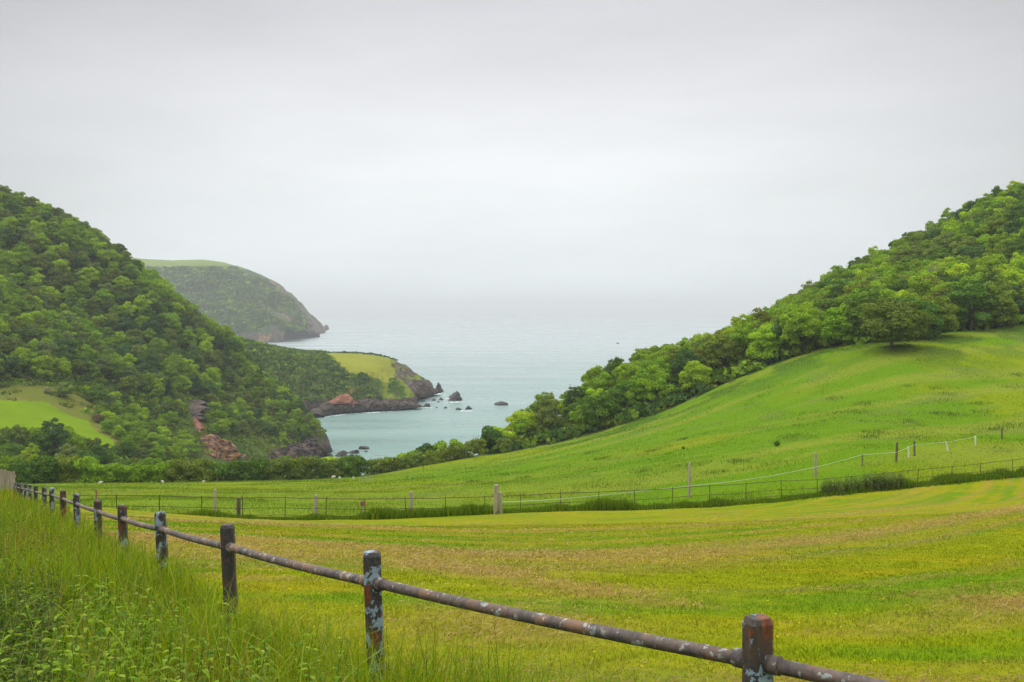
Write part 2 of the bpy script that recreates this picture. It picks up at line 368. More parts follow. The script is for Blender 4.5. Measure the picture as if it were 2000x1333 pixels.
def H(x, y, detail=True):
    x = np.asarray(x, float); y = np.asarray(y, float)
    z = HT(x, y)
    far = sst(70, 200, y)
    if detail:
        z = z + (fbm(x/14, y/14, 3)-.5)*.5*sst(8, 60, y) + far*(fbm(x/18, y/18, 5)-.5)*2.4*sst(190, 300, y)
        z = z + (fbm(x/1.6, y/1.6, 9)-.5)*.05
    # sea cliffs: ground that would dip under the cliff height drops steeply
    m = sst(300, 345, y)
    c = CLIFF_H + (fbm(x/9, y/9, 21)-.5)*5
    zc = np.where(z < c, c-(c-z)*3.4, z)
    return np.maximum(z*(1-m)+zc*m, -5.0)
def hit(px, py, y0, y1, n=600, Hf=None):
    """where the sight line of a photo pixel meets the ground, searching distances y0..y1"""
    Hf = Hf or H
    Y = np.linspace(y0, y1, n); X = PX(px, Y); Z = CZ-(py-HZ)/F*Y; d = Hf(X, Y)-Z
    k = np.nonzero(d >= 0)[0]; i = k[0] if len(k) else n-1
    return float(X[i]), float(Y[i]), float(Hf(X[i], Y[i]))

# region lines (world coordinates)
post_x = np.array([p[0] for p in PT])[::-1]; post_y = np.array([p[1] for p in PT])
def road_fx(y):      # x of the pipe-rail fence at distance y
    return np.interp(y, post_y, np.array([p[0] for p in PT]), right=PT[-1][0]-(0))
ifx = np.array([PX(p[0], float(IF_D(p[0]))) for p in IF_P]); ify = np.array([float(IF_D(p[0])) for p in IF_P])
def iron_y(x): return np.interp(x, ifx, ify)
TL = [(-400, 146), (100, 146), (400, 165), (700, 172), (850, 180), (920, 188), (1000, 199), (1120, 197), (1220, 195), (1300, 193), (1400, 191), (1500, 190), (1600, 188), (1680, 180), (1740, 172), (1800, 182), (1850, 186), (2000, 190), (2500, 195), (3200, 195)]
tlx = np.array([PX(a, b) for a, b in TL]); tly = np.array([b for a, b in TL], float)
def tree_y(x): return np.interp(x, tlx, tly)
SMALLF = [hit(px, py, 225, 400)[:2] for px, py in [(-60, 785), (0, 783), (90, 786), (125, 808), (170, 822), (188, 842), (226, 866), (205, 885), (100, 885), (-60, 885)]]

# hay rows on the mown field
def rowc(x, y): xp = np.maximum(x, 0); return y-(.6*xp+.02*xp*xp)*sst(2, 22, y)+.10*np.minimum(x, 0)
def hay_mask(x, y):
    c = rowc(x, y)+(fbm(x/7, y/7, 31)-.5)*1.4
    a = fbm(x/9, c/.9, 33, 4, .6)
    s = sst(.47, .68, a)*.42
    band = lambda u, w: np.exp(-((c-u)/w)**2)
    s = s + band(18.2, 1.7)*.95 + band(14.9, .5)*.3 + band(22.3, .5)*.45+band(27, .8)*.5+band(34, .9)*.35+band(41, 1.0)*.3
    d = (x-.6)*.86+(y-11.5)*.5; e = -(x-.6)*.5+(y-11.5)*.86    # the diagonal swath nearer the viewer
    s = s + np.exp(-(((x+1.2)*.86+(y-15.1)*.52-(0))/1.0)**2)*0
    L2 = np.exp(-((x-(-1.1+(15.1-y)*.56))/.75)**2)*sst(9.8, 10.8, y)*(1-sst(15, 17, y)); s = s+L2*.8
    s = s + np.exp(-(((x-.0)/1.1)**2+((y-8.6)/1.3)**2))*.8 + np.exp(-(((x-5.6)/1.1)**2+((y-11)/1.1)**2))*.7+np.exp(-(((x+3.9)/1.0)**2+((y-15)/1.6)**2))*.5
    s = s + np.exp(-(((x-2.2)/1.0)**2+((y-6.4)/.5)**2))*.5
    return np.clip(s*(.25+1.2*fbm(x/1.1, y/.45, 35, 4, .65)), 0, 1)
C_FGREEN = np.array([.172, .205, .001]); C_FGREEN2 = np.array([.10, .18, .001]); C_YEL = np.array([.24, .21, .004]); C_HAY = np.array([.24, .165, .045])
def field_col(x, y):
    a = fbm(x/6, rowc(x, y)/1.0, 41, 4)[:, None]; b = fbm(x/2.5, y/2.5, 43)[:, None]
    c = C_FGREEN*(1-sst(.45, .65, a))+C_FGREEN2*sst(.45, .65, a); t = sst(.5, .72, b)*.55
    c = c*(1-t)+C_YEL*t; h = hay_mask(x, y)[:, None]*.8
    return c*(1-h)+C_HAY*h
C_M1 = np.array([.09, .18, .001]); C_M2 = np.array([.145, .20, .001]); C_M3 = np.array([.155, .20, .018]); C_BR = np.array([.045, .10, .01])
def meadow_col(x, y):
    px = 1000+F*x/np.maximum(y, 1)
    a = fbm(x/22, y/30, 51, 4)[:, None]; b = fbm((x+y*.35)/40, (y-x*.3)/7, 53, 4)[:, None]
    c = C_M1*(1-sst(.42, .62, a))+C_M2*sst(.42, .62, a); t = sst(.48, .66, b)*.8; c = c*(1-t)+C_M3*t
    # seeding grass pale band nearest the iron fence on the left, bracken under the wood
    t = ((1-sst(75, 130, y))*(1-sst(900, 1300, px))*.5)[:, None]; c = c*(1-t)+C_M3*t
    ty = tree_y(x); nr = sst(-42, -4, y-ty)*sst(1050, 1300, px)
    t = (nr*sst(.40, .56, fbm(x/5, y/7, 57, 4)))[:, None]*.75; c = c*(1-t)+C_BR*t
    t = (sst(.66, .74, fbm(x/7, y/5, 59, 3))*sst(70, 90, y))[:, None]*.5; c = c*(1-t)+np.array([.11, .15, .03])*t
    return c
C_H1 = np.array([.03, .065, .01]); C_H2 = np.array([.065, .095, .018]); C_H3 = np.array([.10, .085, .035])
BANK = [hit(px, py, 225, 400)[:2] for px, py in [(-60, 754), (100, 754), (180, 788), (236, 850), (232, 872), (188, 842), (125, 808), (0, 783), (-60, 785)]]
def hill_col(x, y):
    a = fbm(x/16, y/16, 61, 4)[:, None]; b = fbm(x/7, y/7, 63, 4)[:, None]
    c = C_H1*(1-sst(.4, .6, a))+C_H2*sst(.4, .6, a); t = sst(.58, .72, b)*.5; c = c*(1-t)+C_H3*t; k = inpoly(x, y, BANK); c[k] = (np.array([.105, .125, .02])*(1-t[k]*1.6)+np.array([.17, .13, .05])*t[k]*1.6); return c
C_V = np.array([.10, .15, .02])

# ------------------------------------------------------------------ near terrain: mesh, split into the pieces of the setting
NR, NC = 620, 620
tt = np.linspace(0, 1, NR)
YY = -9+ (7.5*tt + 28*tt**2 + 120*tt**3 + 410*tt**4)
u = np.linspace(-1, 1, NC); Yg, Ug = np.meshgrid(YY, u, indexing='ij')
Xg = Ug*(9+.66*np.maximum(Yg, 0)+4*sst(-9, 5, Yg))+0.0*Yg
Zg = H(Xg, Yg)
V = np.stack([Xg, Yg, Zg], -1).reshape(-1, 3)
ii = np.arange(NR-1)[:, None]*NC; jj = np.arange(NC-1)[None, :]
Q = np.stack([ii+jj, ii+jj+1, ii+NC+jj+1, ii+NC+jj], -1).reshape(-1, 4)
cx = V[Q].mean(1); fx, fy, fz = cx[:, 0], cx[:, 1], cx[:, 2]
wob = (fbm(fx/2, fy/2, 71)-.5)
left_road = (fx < road_fx(fy)+.25+wob*.5) & (fy < 44)
isf = ~left_road & (fy < iron_y(fx)-.7+wob*.6); isv = left_road
ism = ~isf & ~isv & (fy < tree_y(fx)+wob*3); iss = inpoly(fx, fy, SMALLF)
ish = ~(isf | isv | ism | iss)
def sub(mask, name, colf, mat=MAT['ground']):
    q = Q[mask]; uq, inv = np.unique(q, return_inverse=True); v = V[uq]; qq = inv.reshape(q.shape)
    o = mk(name, v, qq, mat, smooth=True, col=colf(v[:, 0], v[:, 1]))
    return tag(o, kind="structure")
sub(isf, "field", field_col)
sub(isv, "verge", lambda x, y: np.tile(C_V, (len(x), 1))*(.7+.6*fbm(x, y, 75)[:, None]))
sub(ism, "meadow", meadow_col)
sub(iss, "hill_pasture", lambda x, y: np.array([.12, .20, .003])*(.85+.3*fbm(x/6, y/6, 77)[:, None]))
# hill: rock shows where it falls to the sea or is very steep
q = Q[ish]; uq, inv = np.unique(q, return_inverse=True); v = V[uq]; qq = inv.reshape(q.shape)
fc = v[qq]; nrm = np.cross(fc[:, 2]-fc[:, 0], fc[:, 3]-fc[:, 1]); nz_ = np.abs(nrm[:, 2])/(np.linalg.norm(nrm, axis=1)+1e-9)
mi = ((nz_ < .45) & (fc[:, :, 2].mean(1) < 12) & (fc[:, :, 1].mean(1) > 300)).astype(int)
tag(mk("hillside", v, qq, [MAT['ground'], MAT['rock']], smooth=True, col=hill_col(v[:, 0], v[:, 1]), mi=mi), kind="structure")
#PART2
# ------------------------------------------------------------------ sea, headlands
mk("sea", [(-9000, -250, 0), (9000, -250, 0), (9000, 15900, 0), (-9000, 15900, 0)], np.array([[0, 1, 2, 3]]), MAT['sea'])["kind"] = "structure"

def heightland(name, pts, xr, yr, nx, ny, ch, k, det, colf, rockm, seed, rocknz=.5, rockz=12):
    T = TPS(pts, 1e-4)
    def Hf(x, y):
        z = T(x, y); z = z+(fbm(x/det, y/det, seed, 5, .6)-.5)*det*.24*(1-.7*sst(1.15, 1.55, z/det))+(fbm(x/(det*.33), y/(det*.33), seed+2, 4, .6)-.5)*det*.34*sst(.05, .25, z/det)*(1-.85*sst(1.15, 1.55, z/det))
        c = ch+(fbm(x/(det*.5), y/(det*.5), seed+9)-.5)*ch*.7
        z = np.where(z < c, c-(c-z)*k, z); return np.maximum(z, -5)
    X, Y = np.meshgrid(np.linspace(*xr, nx), np.linspace(*yr, ny)); Z = Hf(X, Y)
    # rough up the steep rock
    V = np.stack([X, Y, Z], -1).reshape(-1, 3)
    i = np.arange(ny-1)[:, None]*nx; j = np.arange(nx-1)[None, :]
    Q = np.stack([i+j, i+j+1, i+nx+j+1, i+nx+j], -1).reshape(-1, 4)
    keep = V[Q][:, :, 2].max(1) > -4.9; Q = Q[keep]
    fc = V[Q]; nr = np.cross(fc[:, 2]-fc[:, 0], fc[:, 3]-fc[:, 1]); nzz = np.abs(nr[:, 2])/(np.linalg.norm(nr, axis=1)+1e-9)
    m = fc.mean(1); mi = ((nzz < rocknz) & (m[:, 2] < rockz)).astype(int)
    mi = rockm(m, nzz, mi)
    uq, inv = np.unique(Q, return_inverse=True)
    o = mk(name, V[uq], inv.reshape(Q.shape), [MAT['ground'], MAT['rock'], MAT['redrock'], MAT['ochrerock']], smooth=True, col=colf(V[uq]), mi=mi)
    tag(o, kind="structure"); return Hf
def A(*p): x, y, z = at(*p[:3]); return (x, y, z+(p[3] if len(p) > 3 else 0))
def Z_(px, D, z): return (PX(px, D), D, z)
mid = [A(560, 690, 640), A(650, 702, 640), A(650, 695, 700), A(745, 701, 690), A(745, 716, 640), A(775, 708, 700), A(800, 724, 705), A(828, 742, 712), A(850, 757, 715), A(600, 760, 590), A(700, 768, 600), A(760, 765, 612), A(805, 768, 618),
       Z_(600, 568, 2), Z_(640, 570, -1.5), Z_(700, 584, -2), Z_(760, 594, -2), Z_(820, 606, -2), Z_(832, 620, -5), Z_(826, 650, -3), Z_(836, 680, -3), Z_(864, 712, 0), Z_(874, 720, -6), Z_(700, 545, -6), Z_(850, 640, -6), Z_(880, 690, -6),
       Z_(600, 545, -5), Z_(790, 655, 12), Z_(800, 690, 12), A(480, 672, 600), A(480, 722, 565), A(520, 745, 560), A(400, 650, 620), A(560, 765, 558), Z_(400, 700, 40), Z_(560, 760, 12), Z_(700, 780, 5), Z_(800, 770, -4), Z_(600, 850, -6), Z_(400, 850, 0), Z_(860, 760, -6), Z_(480, 530, 10), Z_(400, 530, 20)]
FLD = [(PX(640, 705), 705), (PX(628, 655), 655), (PX(672, 618), 618), (PX(764, 620), 620), (PX(774, 672), 672), (PX(755, 712), 712)]
def mid_col(v):
    x, y = v[:, 0], v[:, 1]; c = hill_col(x, y)*1.3; m = inpoly(x, y, FLD); c[m] = np.array([.20, .22, .025])*(.9+.2*fbm(x[m]/9, y[m]/9, 3))[:, None]
    px = 1000+F*x/y; g = sst(735, 760, px)*(~m)*sst(.30, .5, fbm(x/9, y/9, 5)); g = g[:, None]; return c*(1-g)+np.array([.14, .18, .02])*g
def mid_rock(m, nz, mi):
    px = 1000+F*m[:, 0]/m[:, 1]; red = (mi == 1) & (px < 705) & (px > 640) & (m[:, 2] > 3.5); mi[red] = 2
    e = (px > 772) & (m[:, 1] > 630) & (nz < .86) & (fbm(m[:, 0]/5, m[:, 1]/5, 8) > .36); mi[e] = 1; return mi
HM = heightland("headland", mid, (-175, -35), (525, 800), 420, 520, 6.0, 3.2, 16, mid_col, mid_rock, 81)
far = [A(290, 513, 2300), A(180, 505, 2300), A(340, 517, 2250), A(440, 517, 2200), A(480, 531, 2250), A(520, 556, 2300), A(545, 577, 2350), A(575, 592, 2400), A(600, 610, 2450), A(620, 627, 2520), A(630, 640, 2600), Z_(480, 1740, 2), Z_(605, 1815, 0), Z_(618, 1900, -5), Z_(610, 2050, 2), Z_(614, 2300, 0), Z_(622, 2450, 4), Z_(634, 2800, 8), Z_(643, 2990, -4),
       Z_(560, 1780, 3), A(400, 640, 1800), A(500, 650, 1800), A(585, 646, 1870), A(560, 612, 2050), A(480, 590, 2000), A(400, 572, 2050), A(598, 628, 2180), A(300, 600, 2000), A(180, 600, 1950), Z_(300, 1750, 10), Z_(650, 2600, -8), Z_(640, 2200, -8), Z_(560, 1650, -8), Z_(400, 1600, -8), Z_(660, 3100, -8), Z_(600, 3000, -8), Z_(440, 2900, 60), Z_(180, 2900, 100)]
def far_col(v):
    x, y, z = v.T; px = 1000+F*x/y; a = fbm(x/60, y/60, 5, 5, .6)[:, None]; c = np.array([.02, .055, .025])*(1-sst(.4, .62, a))+np.array([.045, .095, .025])*sst(.4, .62, a)
    t = (sst(150, 158, z+(fbm(x/50, y/50, 6)-.5)*12)*(px < 480))[:, None]; c = c*(1-t)+np.array([.13, .19, .035])*t
    t = (sst(480, 600, px)*sst(.45, .65, fbm(x/45, y/90, 7, 4)))[:, None]*.9; c = c*(1-t)+np.array([.07, .055, .045])*t
    t = (sst(500, 560, px)*sst(.56, .66, fbm(x/30, y/70, 12, 4)))[:, None]*.6; return c*(1-t)+np.array([.09, .13, .03])*t
def far_rock(m, nz, mi):
    px = 1000+F*m[:, 0]/m[:, 1]; py = HZ+F*(CZ-m[:, 2])/m[:, 1]
    e = (nz < .80) & (px > 470+(py-520)*.5) & (fbm(m[:, 0]/40, m[:, 1]/60, 8, 4) > .47); mi[e] = 1
    e = (fbm(m[:, 0]/30, m[:, 1]/50, 18, 4) > .68) & (mi == 1); mi[e] = 3; return mi
HFAR = heightland("distant_headland", far, (-1000, -420), (1600, 3050), 330, 620, 16, 3.0, 90, far_col, far_rock, 91, .5, 25)

# ------------------------------------------------------------------ rocks
def rock_mesh(name, size, seed, mat, strata=(0.35, 0.0), spike=.5, parent=None, sub=4):
    """an angular wedge of tilted beds: an icosphere cut by planes and roughened"""
    bm = bmesh.new(); bmesh.ops.create_icosphere(bm, subdivisions=sub, radius=1.0)
    r = random.Random(seed); pl = []
    for k in range(12):
        n = Vector((r.uniform(-1, 1), r.uniform(-1, 1), r.uniform(-.6, .9))).normalized(); pl.append((n, r.uniform(.5, .8)))
    for v in bm.verts:
        p = v.co.copy()
        for n, d in pl:
            t = p.dot(n)
            if t > d: p -= n*(t-d)*.92
        q = p*2.2+Vector((seed, 0, 0)); s = mnoise.noise(q)*.16+mnoise.noise(q*3.1)*.07+mnoise.noise(q*8)*.03
        p *= 1+s
        p.z += max(0, p.z)*spike*(p.x*.9+.3)
        bed = math.sin((p.z*math.cos(.5)-p.x*math.sin(.5))*15+seed)*.025; p += p.normalized()*bed
        v.co = Vector((p.x*size[0], p.y*size[1], p.z*size[2]))
    me = bpy.data.meshes.new(name); bm.to_mesh(me); bm.free(); me.materials.append(mat)
    o = bpy.data.objects.new(name, me); COL.objects.link(o)
    if parent: o.parent = parent
    return o
def cliff(name, path, mat, label, seed, amp=1.0, nz=34, lean=.25, res=.45):
    """a rough rock face: path of (px, py_foot, py_top, distance)"""
    P = np.array([at(a, b, d) for a, b, t, d in path]); T = np.array([at(a, t, d) for a, b, t, d in path])
    s = np.concatenate([[0], np.cumsum(np.linalg.norm(np.diff(P[:, :2], axis=0), axis=1))]); n = max(int(s[-1]/res), 8)
    ss = np.linspace(0, s[-1], n); B = np.stack([np.interp(ss, s, P[:, i]) for i in range(3)], 1); TT = np.stack([np.interp(ss, s, T[:, i]) for i in range(3)], 1)
    tz = np.linspace(0, 1, nz)[None, :, None]
    jag = (fbm(ss/2.5, ss*0, seed+3, 5, .65)-.5)*4.0
    hgt = (TT[:, 2]-B[:, 2]); hh = np.maximum(hgt+jag*np.minimum(1, hgt/6), .4)
    tw = np.sin(np.clip(ss/ss[-1], 0, 1)*math.pi)**.35
    Vv = np.repeat(B[:, None, :], nz, 1); Vv[:, :, 2] += (tz[:, :, 0]*(hh*tw)[:, None])
    nx = np.gradient(B[:, 0]); ny = np.gradient(B[:, 1]); l = np.hypot(nx, ny)+1e-9; dx_, dy_ = -ny/l, nx/l   # away from the viewer
    sgn = np.sign(dy_.mean()) or 1; dx_, dy_ = dx_*sgn, dy_*sgn
    z = Vv[:, :, 2]; sg = np.repeat(ss[:, None], nz, 1)
    bed = (z*.8-sg*.55)
    d = (fbm(bed/1.1, sg/9, seed, 5, .6)-.5)*3.4+(fbm(sg/3, z/2.5, seed+5, 5, .7)-.5)*4.2+np.abs(fbm(sg/1.8, z/9, seed+8, 4, .6)-.5)*5
    back = lean*(z-z[:, :1])+np.power(tz[:, :, 0], 4)*2.2-d*amp
    Vv[:, :, 0] += dx_[:, None]*back; Vv[:, :, 1] += dy_[:, None]*back
    i = np.arange(n-1)[:, None]*nz; j = np.arange(nz-1)[None, :]; Qq = np.stack([i+j, i+nz+j, i+nz+j+1, i+j+1], -1).reshape(-1, 4)
    # a back wall and cap give it thickness
    Bk = Vv.copy(); Bk[:, :, 0] = Vv[:, -1:, 0]+dx_[:, None]*5; Bk[:, :, 1] = Vv[:, -1:, 1]+dy_[:, None]*5; Bk[:, :, 2] -= 1.5
    m = n*nz; Qb = Qq[:, ::-1]+m; c = np.arange(n-1)*nz+nz-1; Qc = np.stack([c, c+nz, c+nz+m, c+m], 1)
    e0 = np.arange(nz-1); Qe = np.stack([e0, e0+1, e0+1+m, e0+m], 1); e1 = e0+(n-1)*nz; Qf = np.stack([e1+1, e1, e1+m, e1+1+m], 1)
    o = mk(name, np.concatenate([Vv.reshape(-1, 3), Bk.reshape(-1, 3)]), np.concatenate([Qq, Qb, Qc, Qe, Qf]), mat)
    return tag(o, label, "cliff" if "cliff" in name else "rock")
def on(px, py, y0=320, y1=430): x, y, z = hit(px, py, y0, y1); return y
cliff("sea_cliff", [(470, 925, 892, 350), (500, 925, 888, 356), (530, 925, 896, 362), (550, 920, 884, 370), (575, 916, 874, 380), (598, 908, 867, 390), (614, 902, 856, 397), (624, 898, 842, 401), (634, 893, 868, 405), (640, 896, 888, 409)], MAT['rock'], "grey sea cliff at the foot of the wooded left point, above the hedge", 5, 1.5, nz=60)
cliff("rock_outcrop", [(392, 915, 893, 333), (410, 915, 872, 336), (430, 915, 858, 340), (452, 915, 852, 345), (470, 915, 860, 349), (485, 918, 882, 352), (510, 922, 905, 355)], MAT['ochrerock'], "red and yellow outcrop of tilted rock beds behind the long hedge", 15, 1.2, lean=.5)
def scar(name, pts, mat, label, seed):
    """bare rock patch lying on the hill: column of (px, py, half width px)"""
    mb = MB(); n = 60; k = 18; py = np.linspace(pts[0][1], pts[-1][1], n)
    cx_ = np.interp(py, [p[1] for p in pts], [p[0] for p in pts]); hw = np.interp(py, [p[1] for p in pts], [p[2] for p in pts])
    Vs = []
    for a in range(n):
        _, D, _ = hit(cx_[a], py[a], 320, 440)
        for b in range(k):
            t = b/(k-1)*2-1; X = PX(cx_[a]+t*hw[a]*(.55+.9*vn(a*.22, np.sign(t)*3+5, seed)), D)
            Z = float(H(X, D-1.5)); bump = (1-t*t)*.9*math.sin(math.pi*min(1, max(0, a/(n-1))))**.4
            r = (float(fbm(X/1.2+t, Z/1.2+a*.05, seed, 5, .65))-.5)*2.4
            Vs.append((X, D-2.0-bump-r, CZ-(py[a]-HZ)/F*D))
    i = np.arange(n-1)[:, None]*k; j = np.arange(k-1)[None, :]
    Vs = np.array(Vs); Bk = Vs+np.array([0, 6, -1.0]); m = n*k
    Qs = np.stack([i+j, i+k+j, i+k+j+1, i+j+1], -1).reshape(-1, 4)
    edge = [a*k for a in range(n)]+[(n-1)*k+b for b in range(1, k)]+[a*k+k-1 for a in range(n-2, -1, -1)]+[b for b in range(k-2, 0, -1)]
    E = np.array(edge); E2 = np.roll(E, -1); Qe = np.stack([E, E2, E2+m, E+m], 1)
    return tag(mk(name, np.vstack([Vs, Bk]), np.concatenate([Qs, Qs[:, ::-1]+m, Qe]), mat), label, "rock")
scar("rock_outcrop", [(378, 777, 8), (376, 788, 20), (376, 803, 22), (384, 818, 12)], MAT['rock'], "craggy grey rock face among the trees of the left hillside", 25)
scar("rock_outcrop", [(381, 808, 7), (386, 826, 9), (390, 844, 7), (393, 853, 3)], MAT['redrock'], "narrow red rock scar running down the left hillside under the grey crag", 27)
cliff("sea_cliff", [(596, 810, 792, 556), (612, 822, 800, 548), (625, 818, 797, 556), (650, 809, 785, 566), (690, 804, 784, 575), (730, 802, 782, 583), (780, 800, 783, 590), (815, 797, 781, 597), (826, 794, 786, 603)], MAT['rock'], "dark wave-cut cliff below the grassy headland across the cove", 35, .8, nz=26, res=.7)
scar_red = cliff("rock_outcrop", [(640, 789, 784, 566), (660, 789, 779, 569), (676, 789, 769, 572), (690, 789, 768, 575), (700, 789, 784, 577)], MAT['redrock'], "bright red rock slide above the dark cliff of the headland", 36, .5, nz=20, res=.5, lean=.6)
cliff("sea_cliff", [(815, 770, 745, 640), (822, 776, 738, 655), (835, 774, 745, 672), (848, 770, 750, 690), (861, 768, 756, 700)], MAT['rock'], "craggy brown cliff at the outer tip of the green headland", 37, .9, nz=30, res=.6)
# sea rocks: (px of centre, py of waterline, width px, height px, distance, tilt sign)
RK = [(890, 783, 34, 22, 1, "largest black wedge of rock standing in the sea off the headland"), (833, 795, 17, 10, 1, "black pyramid rock close to the headland cliff"), (848, 783, 10, 5, 1, "low dark rock just off the outer headland tip"),
      (862, 782, 11, 7, -1, "small dark rock left of the largest black wedge"), (869, 798, 8, 4, 1, "tiny flat rock in the middle of the cove mouth"), (896, 801, 16, 6, -1, "low flat rock beside the small pointed rock in the cove mouth"), (914, 800, 15, 10, 1, "small pointed rock in the cove mouth"),
      (979, 792, 28, 11, 1, "isolated black rock farthest out to the right in the cove mouth"), (826, 785, 9, 4, 1, "low black ledge between the two headland tips"), (855, 786, 7, 3, 1, "tiny rock awash beside the headland tip"), (852, 797, 5, 2, 1, "tiniest rock awash off the black pyramid rock"),
      (856, 765, 16, 24, 1, "tall leaning stack at the very tip of the green headland"), (862, 766, 8, 10, -1, "small rock at the foot of the leaning headland stack"),
      (665, 892, 30, 12, 1, "largest black reef rock beyond the hedge gap"), (645, 892, 14, 9, -1, "broken dark rock against the foot of the left point"), (688, 886, 26, 9, 1, "long low black ledge in the middle of the reef"), (712, 878, 22, 8, -1, "outermost black ledge of the reef beyond the hedge"),
      (683, 893, 18, 7, 1, "round black rock awash at the near side of the reef"), (714, 883, 8, 3, 1, "tiny black rock just below the outermost reef ledge"), (698, 886, 9, 4, 1, "little black rock between two reef ledges"),
      (637, 644, 13, 13, 1, "pointed sea stack at the tip of the distant headland"), (611, 655, 9, 6, 1, "small dark rock off the near end of the distant headland")]
rk_foam = []
for k, (px, py, wd, hg, sg, lab) in enumerate(RK):
    D = CZ*F/(py-HZ); X = PX(px, D); wm = wd/F*D/2; hm = hg/F*D
    o = rock_mesh("sea_rock", (wm*1.1, wm*.75, hm*.62), k+3, MAT['wetrock'], spike=.6)
    o.location = (X, D+wm*.3, hm*.06); o.rotation_euler = (0, 0, 0 if sg > 0 else math.pi)
    tag(o, lab, "rock"); rk_foam.append((X, D, wm))
# foam: torn ribbons where the swell breaks on the rocks
def foam():
    V, Fq = [], []; n = 0
    lines = [([(627, 823), (640, 814), (660, 811), (690, 807), (720, 806), (750, 804), (780, 802)], 1.6), ([(850, 769), (870, 771)], 3), ([(880, 786), (905, 785)], 1.5), ([(640, 898), (655, 899), (670, 900), (690, 898), (708, 893), (715, 888)], 1.5), ([(870, 779), (880, 778)], 1), ([(900, 803), (925, 803)], 1.2), ([(700, 902), (712, 900), (722, 886)], 1), ([(830, 797), (845, 797)], .8), ([(596, 671), (600, 672), (560, 682)], 2)]
    for pts, wdt in lines:
        P = np.array([(PX(a, CZ*F/(b-HZ)), CZ*F/(b-HZ)) for a, b in pts]); s = np.concatenate([[0], np.cumsum(np.hypot(*np.diff(P, axis=0).T))]); m = int(s[-1]/.6)+2
        ss = np.linspace(0, s[-1], m); X = np.interp(ss, s, P[:, 0]); Y = np.interp(ss, s, P[:, 1])
        for lay in range(3):
            wv = wdt*np.maximum(0, fbm(ss/2.5, ss*0+lay*7, 5+lay, 4, .7)-.42)*6*(1-.25*lay); off = (fbm(ss/6, ss*0+3, 15+lay)-.5)*4-lay*2.2*wdt*.6
            a = np.stack([X, Y+off-wv/2*1.6, np.full(m, .05+.004*lay)], 1); b = np.stack([X, Y+off+wv/2*1.6, np.full(m, .05+.004*lay)], 1)
            V.append(np.concatenate([a, b])); i = np.arange(m-1); Fq.append(np.stack([i, i+1, i+1+m, i+m], 1)+n); n += 2*m
    tag(mk("foam", np.concatenate(V), np.concatenate(Fq), MAT['foam']), "white foam where the swell breaks around the rocks and cliffs", "foam", kind="stuff")
foam()
#PART3
# ------------------------------------------------------------------ foliage builders
def leafquads(C, Nn, size, r):
    n = len(C); size = np.broadcast_to(size, (n,))
    t = r.normal(size=(n, 3)); t -= (t*Nn).sum(1)[:, None]*Nn; t /= np.linalg.norm(t, axis=1)[:, None]+1e-9; b = np.cross(Nn, t)
    a = (size*.5)[:, None]; asp = r.uniform(.55, .95, n)[:, None]
    # five-cornered ragged leaf sprays
    ang = np.array([0, 1.2, 2.6, 3.7, 5.0])[None, :]+r.uniform(-.3, .3, (n, 5)); rad = r.uniform(.65, 1.25, (n, 5))
    V = C[:, None, :]+(np.cos(ang)*rad)[:, :, None]*a[:, :, None]*t[:, None, :]+(np.sin(ang)*rad)[:, :, None]*a[:, :, None]*asp[:, :, None]*b[:, None, :]
    return V.reshape(-1, 3), np.arange(n*5).reshape(n, 5)
def lobes_leaves(Lc, Lr, per, size, r, zsq=.85):
    """leaf sprays over overlapping lobes, none buried deep in a neighbour"""
    out_c, out_n = [], []
    for c, R in zip(Lc, Lr):
        n = int(per*R*R); d = r.normal(size=(n, 3)); d[:, 2] = np.where(d[:, 2] < -.3, -d[:, 2]*.5, d[:, 2]); d /= np.linalg.norm(d, axis=1)[:, None]
        rad = R*(r.uniform(.72, 1.08, n))
        p = c+d*rad[:, None]*np.array([1, 1, zsq])
        dist = np.linalg.norm((p[:, None, :]-Lc[None]), axis=2)/Lr[None]; ok = dist.min(1) > .62
        out_c.append(p[ok]); nn = d+r.normal(size=(n, 3))*.45; nn /= np.linalg.norm(nn, axis=1)[:, None]; out_n.append(nn[ok])
    C = np.concatenate(out_c); Nn = np.concatenate(out_n)
    return leafquads(C, Nn, size*r.uniform(.6, 1.35, len(C)), r)
def crown_geo(seed, R=3.6, H0=1.2, Ht=9.0, nl=26, per=95, size=.5, shape=0):
    r = np.random.default_rng(seed); Lc, Lr = [], []
    hc = (Ht-H0)/2; zc = H0+hc
    for k in range(nl):
        a = r.uniform(0, 2*math.pi); v = r.uniform(-.85, .95); rr = math.sqrt(max(0, 1-v*v))**(.8 if shape == 0 else 1.2)
        q = r.uniform(.5, .86); Lr.append(r.uniform(.2, .36)*R*(1.1-.25*v))
        Lc.append([math.cos(a)*rr*R*q, math.sin(a)*rr*R*q, zc+v*hc*.84])
    Lc.append([0, 0, zc]); Lr.append(R*.55)
    Lc.append([0.1*R, 0, zc+hc*.4]); Lr.append(R*.5)
    Lc = np.array(Lc); Lr = np.array(Lr)
    V, Fq = lobes_leaves(Lc, Lr, per, size, r)
    # stray sprays that break the outline
    n = 60*nl//20; a = r.normal(size=(n, 3)); a /= np.linalg.norm(a, axis=1)[:, None]
    p = np.array([0, 0, zc])+a*np.array([R, R, hc])*r.uniform(.85, 1.08, n)[:, None]
    V2, F2 = leafquads(p, a, size*r.uniform(.5, 1.0, n), r)
    return np.concatenate([V, V2]), np.concatenate([Fq, F2+len(V)])
